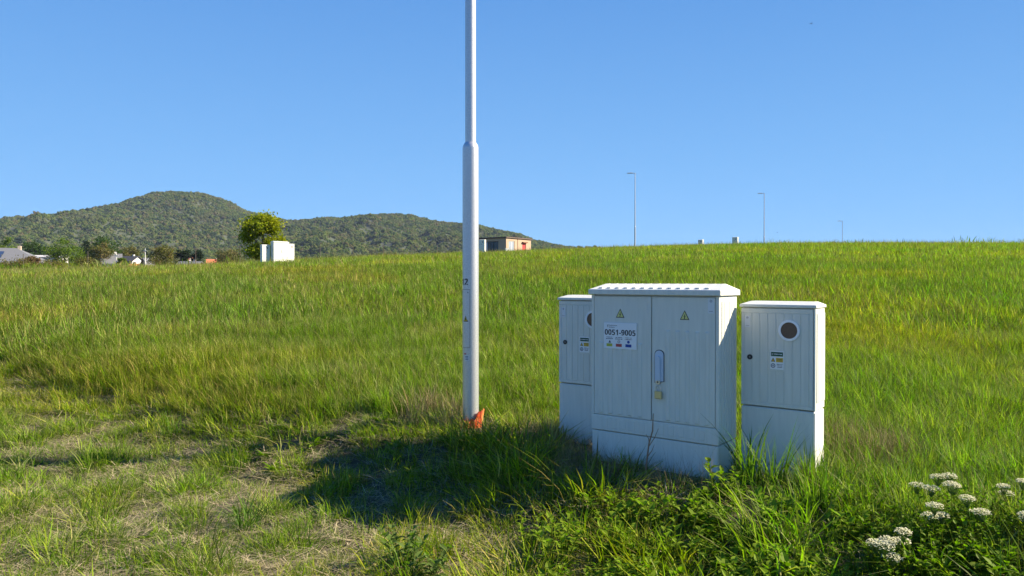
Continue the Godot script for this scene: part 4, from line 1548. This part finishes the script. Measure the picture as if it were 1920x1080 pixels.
func build_village() -> void:
	var grey_roof: Material = mats.slate
	# large hipped roof at the far left
	var x := func(px: float, d: float) -> float: return (px - 960.0) / FOCAL * d
	var d := 150.0
	var h := make_house("large house with grey hipped roof and solar panels", Vector3(x.call(8.0, d), 3.3, -d), 0.35, 15.5, 12.0, 1.6, 3.1, mats.render_wall, grey_roof, 6.0)
	for k in 3:
		var b := Builder.new()
		var nrm := Vector3(0, 6.45, 3.1).normalized()
		var run := Vector3(0, 3.1, -6.45).normalized()
		var p := Vector3(-4.6 + k * 1.75, 1.48, 6.45) + run * 2.6 + nrm * 0.3
		b.quad(p, p + Vector3(1.6, 0, 0), p + Vector3(1.6, 0, 0) + run * 2.9, p + run * 2.9, nrm)
		b.quad(p - nrm * 0.08, p + Vector3(1.6, 0, 0) - nrm * 0.08, p + Vector3(1.6, 0, 0) + run * 2.9 - nrm * 0.08, p + run * 2.9 - nrm * 0.08, -nrm)
		part("solar_panel", b, mats.solar, h.get_node("roof"))
	d = 200.0
	make_house("small house with steep dark roof and white wall behind the field edge", Vector3(x.call(209.0, d), 4.2, -d), 0.5, 4.4, 3.6, 1.9, 2.6, mats.white_paint, grey_roof)
	make_house("low outbuilding with plain orange roof beside the white post", Vector3(x.call(247.0, 170.0), 2.2, -170.0), 0.1, 2.4, 2.4, 2.0, 1.1, mats.render_wall, mats.orange_roof)
	make_house("house with long black roof and white chimney", Vector3(x.call(244.0, 240.0), 5.4, -240.0), -0.2, 5.5, 5.0, 2.4, 1.6, mats.white_paint, mats.black_roof)
	make_house("grey-roofed house beside the white utility pole", Vector3(x.call(283.0, 190.0), 3.6, -190.0), 0.9, 3.2, 3.6, 1.6, 2.0, mats.render_wall, grey_roof)
	make_house("long low grey building at the right end of the village", Vector3(x.call(357.0, 210.0), 4.2, -210.0), 0.05, 5.5, 4.5, 1.7, 1.0, mats.render_wall, grey_roof)
	make_house("tiny distant house with red roof near the fence", Vector3(x.call(400.0, 330.0), 8.0, -330.0), 0.4, 5.0, 4.0, 1.4, 1.6, mats.white_paint, mats.orange_roof)
	make_house("tiny distant red-roofed house above the long grey building", Vector3(x.call(354.0, 330.0), 9.4, -330.0), -0.5, 3.4, 3.4, 1.2, 1.4, mats.white_paint, mats.orange_roof)
	make_house("house with flat pale roof showing behind the grey hipped roof", Vector3(x.call(90.0, 185.0), 5.2, -185.0), 0.2, 7.5, 5.0, 2.2, 0.35, mats.white_paint, mats.pale_roof)
	# trees of the village edge
	var fresh := [Color(0.12, 0.19, 0.025), Color(0.1, 0.165, 0.025), Color(0.14, 0.2, 0.03)]
	var deep := [Color(0.05, 0.095, 0.025), Color(0.06, 0.11, 0.03)]
	var black := [Color(0.025, 0.042, 0.025), Color(0.03, 0.05, 0.03)]
	var olive := [Color(0.16, 0.155, 0.055), Color(0.13, 0.135, 0.05), Color(0.18, 0.15, 0.06)]
	var tr := func(px: float, top: float, wpx: float, dd: float, base: float, tones: Array, label: String, sd: int, called := "tree") -> void:
		var topy: float = EYE + (HORIZON - top) / FOCAL * dd
		var wd: float = wpx / FOCAL * dd
		make_tree(called, label, Vector3(x.call(px, dd), base, -dd), topy - base, wd, 0.4, sd, tones, 3400, maxf(0.16, dd * 0.0014))
	tr.call(122.0, 443.0, 70.0, 165.0, 2.8, fresh, "broad green tree right of the grey hipped roof", 31)
	tr.call(201.0, 434.0, 60.0, 235.0, 4.0, deep, "dark domed evergreen standing above the village", 32)
	tr.call(162.0, 447.0, 34.0, 250.0, 4.5, black, "dark narrow conifer left of the domed evergreen", 33, "conifer_tree")
	tr.call(193.0, 452.0, 54.0, 200.0, 4.0, olive, "olive-brown tree in front of the dark domed evergreen", 34)
	tr.call(305.0, 457.0, 60.0, 175.0, 3.0, olive, "olive-brown round tree beside the grey-roofed house", 35)
	tr.call(345.0, 461.0, 34.0, 240.0, 4.6, black, "dark conifer left of the thin dark fence post", 36, "conifer_tree")
	tr.call(370.0, 466.0, 24.0, 240.0, 4.6, black, "dark conifer right of the larger dark conifer", 37, "conifer_tree")
	tr.call(230.0, 481.0, 22.0, 150.0, 2.7, fresh, "small yellow-green bush beside the orange roof", 38, "bush")
	tr.call(98.0, 484.0, 60.0, 125.0, 2.5, olive, "low olive bush below the grey hipped roof", 39, "bush")
	tr.call(30.0, 488.0, 70.0, 125.0, 2.4, olive, "low tangled bush at the foot of the grey hipped roof", 40, "bush")
	tr.call(62.0, 476.0, 34.0, 128.0, 2.4, [Color(0.2, 0.14, 0.085), Color(0.17, 0.12, 0.07)], "bare brown bush in front of the grey hipped roof", 41, "bush")
	tr.call(165.0, 483.0, 50.0, 150.0, 2.8, olive, "low brown-green bush below the olive-brown tree", 42, "bush")
	tr.call(10.0, 440.0, 50.0, 260.0, 4.5, fresh, "tall fresh-green tree behind the grey hipped roof", 43)
	tr.call(62.0, 448.0, 50.0, 270.0, 5.0, deep, "dark shaded tree behind the grey hipped roof", 44)
	tr.call(240.0, 462.0, 50.0, 290.0, 6.0, olive, "pale bare-branched tree behind the black roof", 45)
	tr.call(430.0, 463.0, 60.0, 320.0, 6.0, olive, "wide low olive thicket near the round bright tree", 46, "bush")
	# the round bright tree behind the second group of cabinets
	var dt := 92.0
	var xx: float = x.call(495.0, dt)
	var topy := EYE + (HORIZON - 397.0) / FOCAL * dt
	var by := land(xx, -dt)
	make_tree("round_tree", "round bright yellow-green tree standing behind the distant white cabinets", Vector3(xx, by, -dt), topy - by, 92.0 / FOCAL * dt, 0.55, 99, [Color(0.3, 0.32, 0.014), Color(0.26, 0.29, 0.014), Color(0.2, 0.25, 0.014)], 15000, 0.19, "", -0.2)
	# wire fence along the back of the field
	var o := thing("wire_fence", "thin post and wire fence along the back of the field", "fence", Vector3(0, 0, 0))
	var posts: Array[Vector3] = []
	for e: Array in [[44.0, 97.0, 476.0], [165.0, 97.0, 471.0], [367.0, 96.0, 466.0], [450.0, 96.0, 461.0], [600.0, 98.0, 458.5], [662.0, 102.0, 458.5], [719.0, 106.0, 459.0], [771.0, 110.0, 459.5], [820.0, 114.0, 460.0], [861.0, 118.0, 461.0]]:
		var dd: float = e[1]
		var p := from_pixel(e[0], e[2], dd)
		posts.append(p)
		var b := Builder.new()
		b.tube(PackedVector3Array([Vector3(p.x, land(p.x, p.z) - 0.3, p.z), p]), PackedFloat32Array([0.045, 0.045]), 6)
		part("post", b, mats.post, o)
	for k in 3:
		var b := Builder.new()
		for i in posts.size() - 1:
			var y := Vector3(0, -0.12 - 0.5 * k, 0)
			b.tube(PackedVector3Array([posts[i] + y, posts[i + 1] + y]), PackedFloat32Array([0.004, 0.004]), 3, false)
		part("wire", b, mats.post, o)
	# poles of the village
	for e: Array in [[218.5, 150.0, 475.0, "short white utility pole at the village edge beside the yellow-green bush"], [272.5, 150.0, 466.0, "taller white utility pole beside the grey-roofed house"]]:
		var p := from_pixel(e[0], e[2], e[1])
		var t := thing("utility_pole", e[3], "pole", Vector3(p.x, land(p.x, p.z), p.z))
		var b := Builder.new()
		var hh := p.y - t.position.y
		b.tube(PackedVector3Array([Vector3(0, -0.3, 0), Vector3(0, hh, 0)]), PackedFloat32Array([0.09, 0.07]), 8)
		part("shaft", b, mats.white_paint, t)
		b = Builder.new()
		b.box(Vector3(-0.35, hh - 0.5, -0.05), Vector3(0.35, hh - 0.4, 0.05))
		part("crossbar", b, mats.white_paint, t)


func build_birds() -> void:
	for e: Array in [[1519.0, 46.0, 70.0, 0.5, "small dark bird flying high in the blue sky"], [1457.0, 436.0, 140.0, -0.6, "tiny far-off bird low above the field crest"]]:
		var o := thing("bird", e[4], "bird", from_pixel(e[0], e[1], e[2]), e[3])
		var b := Builder.new()
		b.tube(PackedVector3Array([Vector3(-0.1, 0, 0), Vector3(-0.06, 0, 0), Vector3(0.02, 0, 0), Vector3(0.09, 0.01, 0), Vector3(0.12, 0.01, 0)]), PackedFloat32Array([0.01, 0.022, 0.03, 0.02, 0.004]), 8)
		part("body", b, mats.bird, o)
		for s: float in [-1.0, 1.0]:
			b = Builder.new()
			b.quad(Vector3(0.05, 0.01, 0.02 * s), Vector3(0.04, 0.06, 0.12 * s), Vector3(-0.03, 0.06, 0.12 * s), Vector3(-0.04, 0.01, 0.02 * s), Vector3.UP)
			b.tri(Vector3(0.04, 0.06, 0.12 * s), Vector3(-0.05, 0.02, 0.24 * s), Vector3(-0.03, 0.06, 0.12 * s), Vector3.UP)
			part("wing", b, mats.bird, o)
		b = Builder.new()
		b.tri(Vector3(-0.09, 0, 0), Vector3(-0.19, 0, 0.04), Vector3(-0.19, 0, -0.04), Vector3.UP)
		part("tail", b, mats.bird, o)


# ---------------------------------------------------------------- materials
func make_materials() -> void:
	mats.cabinet = mottled(Color(0.6, 0.61, 0.55), Color(0.68, 0.685, 0.62), 0.012, 1.1, 0.5, 0.0, 0.0, 4)
	mats.cabinet.uv1_scale = Vector3(4.0, 0.35, 4.0)
	mats.handle = plain(Color(0.5, 0.58, 0.68), 0.4)
	mats.steel = plain(Color(0.62, 0.62, 0.6), 0.3, 0.9)
	mats.steel_dark = plain(Color(0.2, 0.2, 0.21), 0.4, 0.6)
	mats.brass = mottled(Color(0.5, 0.42, 0.2), Color(0.7, 0.62, 0.36), 0.03, 12.0, 0.42, 0.6)
	mats.galvanised = mottled(Color(0.42, 0.44, 0.46), Color(0.72, 0.74, 0.75), 0.03, 4.5, 0.38, 0.66, 0.25, 8)
	mats.lamp_grey = plain(Color(0.3, 0.31, 0.33), 0.5)
	mats.black = plain(Color(0.018, 0.02, 0.02), 0.5)
	mats.joint = plain(Color(0.05, 0.052, 0.055), 0.7)
	mats.yellow = plain(Color(0.62, 0.6, 0.22), 0.5)
	mats.amber = plain(Color(0.62, 0.4, 0.03), 0.5)
	mats.plate = plain(Color(0.76, 0.78, 0.8), 0.35)
	mats.label_white = plain(Color(0.78, 0.79, 0.8), 0.45)
	mats.label_grey = plain(Color(0.66, 0.68, 0.69), 0.45)
	mats.print_grey = plain(Color(0.08, 0.08, 0.11), 0.6)
	mats.navy = plain(Color(0.02, 0.03, 0.07), 0.5)
	mats.sign_red = plain(Color(0.42, 0.06, 0.06), 0.5)
	mats.sign_blue = plain(Color(0.015, 0.06, 0.3), 0.5)
	mats.sign_green = plain(Color(0.42, 0.45, 0.06), 0.5)
	mats.sign_dark_green = plain(Color(0.012, 0.08, 0.045), 0.5)
	mats.ring = plain(Color(0.8, 0.82, 0.84), 0.4)
	mats.pane = mottled(Color(0.1, 0.065, 0.045), Color(0.14, 0.09, 0.06), 0.02, 8.0, 0.25)
	mats.orange = mottled(Color(0.62, 0.13, 0.04), Color(0.78, 0.24, 0.09), 0.02, 12.0, 0.5)
	mats.leaf = leafy(Color(0.85, 1.0, 0.3), 0.55, 0.2)
	mats.petal = leafy(Color(0.6, 0.6, 0.5), 0.8, 0.2)
	mats.tree_leaf = leafy(Color(0.95, 1.0, 0.35), 0.6, 0.2)
	mats.stalk = plain(Color(0.24, 0.15, 0.09), 0.8)
	mats.bark = plain(Color(0.09, 0.07, 0.05), 0.9)
	mats.cream = mottled(Color(0.36, 0.25, 0.17), Color(0.43, 0.32, 0.22), 0.02, 0.5, 0.85)
	mats.roof_edge = plain(Color(0.1, 0.07, 0.055), 0.8)
	mats.red_paint = plain(Color(0.42, 0.035, 0.035), 0.5)
	mats.rust = plain(Color(0.2, 0.09, 0.05), 0.8)
	mats.white_paint = plain(Color(0.62, 0.61, 0.58), 0.7)
	mats.dark_frame = plain(Color(0.06, 0.05, 0.045), 0.6)
	mats.dark_glass = plain(Color(0.03, 0.035, 0.04), 0.08)
	mats.hazy_glass = plain(Color(0.3, 0.34, 0.4), 0.15)
	mats.slate = mottled(Color(0.11, 0.115, 0.125), Color(0.17, 0.175, 0.185), 0.03, 0.4, 0.75)
	mats.black_roof = plain(Color(0.05, 0.05, 0.055), 0.7)
	mats.orange_roof = mottled(Color(0.45, 0.13, 0.06), Color(0.58, 0.2, 0.09), 0.03, 0.5, 0.8)
	mats.pale_roof = plain(Color(0.5, 0.49, 0.47), 0.7)
	mats.render_wall = mottled(Color(0.4, 0.33, 0.25), Color(0.5, 0.42, 0.33), 0.02, 0.5, 0.9)
	mats.solar = plain(Color(0.03, 0.05, 0.1), 0.12)
	mats.post = plain(Color(0.09, 0.075, 0.06), 0.85)
	mats.bird = plain(Color(0.02, 0.022, 0.03), 0.8)


func _ready() -> void:
	# camera
	var cam := Camera3D.new()
	cam.name = "camera"
	add_child(cam)
	cam.position = Vector3(0, EYE, 0)
	cam.rotation.x = -atan((540.0 - HORIZON) / FOCAL)
	cam.fov = rad_to_deg(2.0 * atan(540.0 / FOCAL))
	cam.far = 12000.0
	cam.current = true
	# sky
	var sky_m := ProceduralSkyMaterial.new()
	sky_m.sky_top_color = Color(0.0045, 0.057, 0.22).linear_to_srgb()
	sky_m.sky_horizon_color = Color(0.106, 0.237, 0.407).linear_to_srgb()
	sky_m.sky_curve = 0.29
	sky_m.ground_horizon_color = Color(0.1, 0.12, 0.07).linear_to_srgb()
	sky_m.ground_bottom_color = Color(0.04, 0.05, 0.02).linear_to_srgb()
	sky_m.sun_angle_max = 12.0
	var env := Environment.new()
	env.background_mode = Environment.BG_SKY
	env.sky = Sky.new()
	env.sky.sky_material = sky_m
	env.tonemap_mode = Environment.TONE_MAPPER_LINEAR
	env.tonemap_exposure = 2.7
	env.fog_enabled = true
	env.fog_density = 0.000055
	env.fog_light_color = Color(0.78, 0.86, 1.0)
	env.sdfgi_enabled = true
	env.ssao_enabled = true
	env.ssil_enabled = true
	var we := WorldEnvironment.new()
	we.name = "environment"
	we.environment = env
	add_child(we)
	# sun
	var sun := DirectionalLight3D.new()
	sun.name = "sun"
	sun.light_energy = 1.6
	sun.light_color = Color(1.0, 0.94, 0.84)
	sun.light_angular_distance = 0.53
	sun.shadow_enabled = true
	add_child(sun)
	sun.look_at_from_position(SUN_TO * 10.0, Vector3.ZERO, Vector3.UP)
	noise_a.seed = 12
	noise_a.frequency = 0.11
	noise_b.seed = 91
	noise_b.frequency = 0.06
	make_materials()
	build_ground()
	build_hills()
	build_building()
	build_village()
	build_cabinets()
	build_lamps()
	build_plants()
	build_grass()
	build_birds()
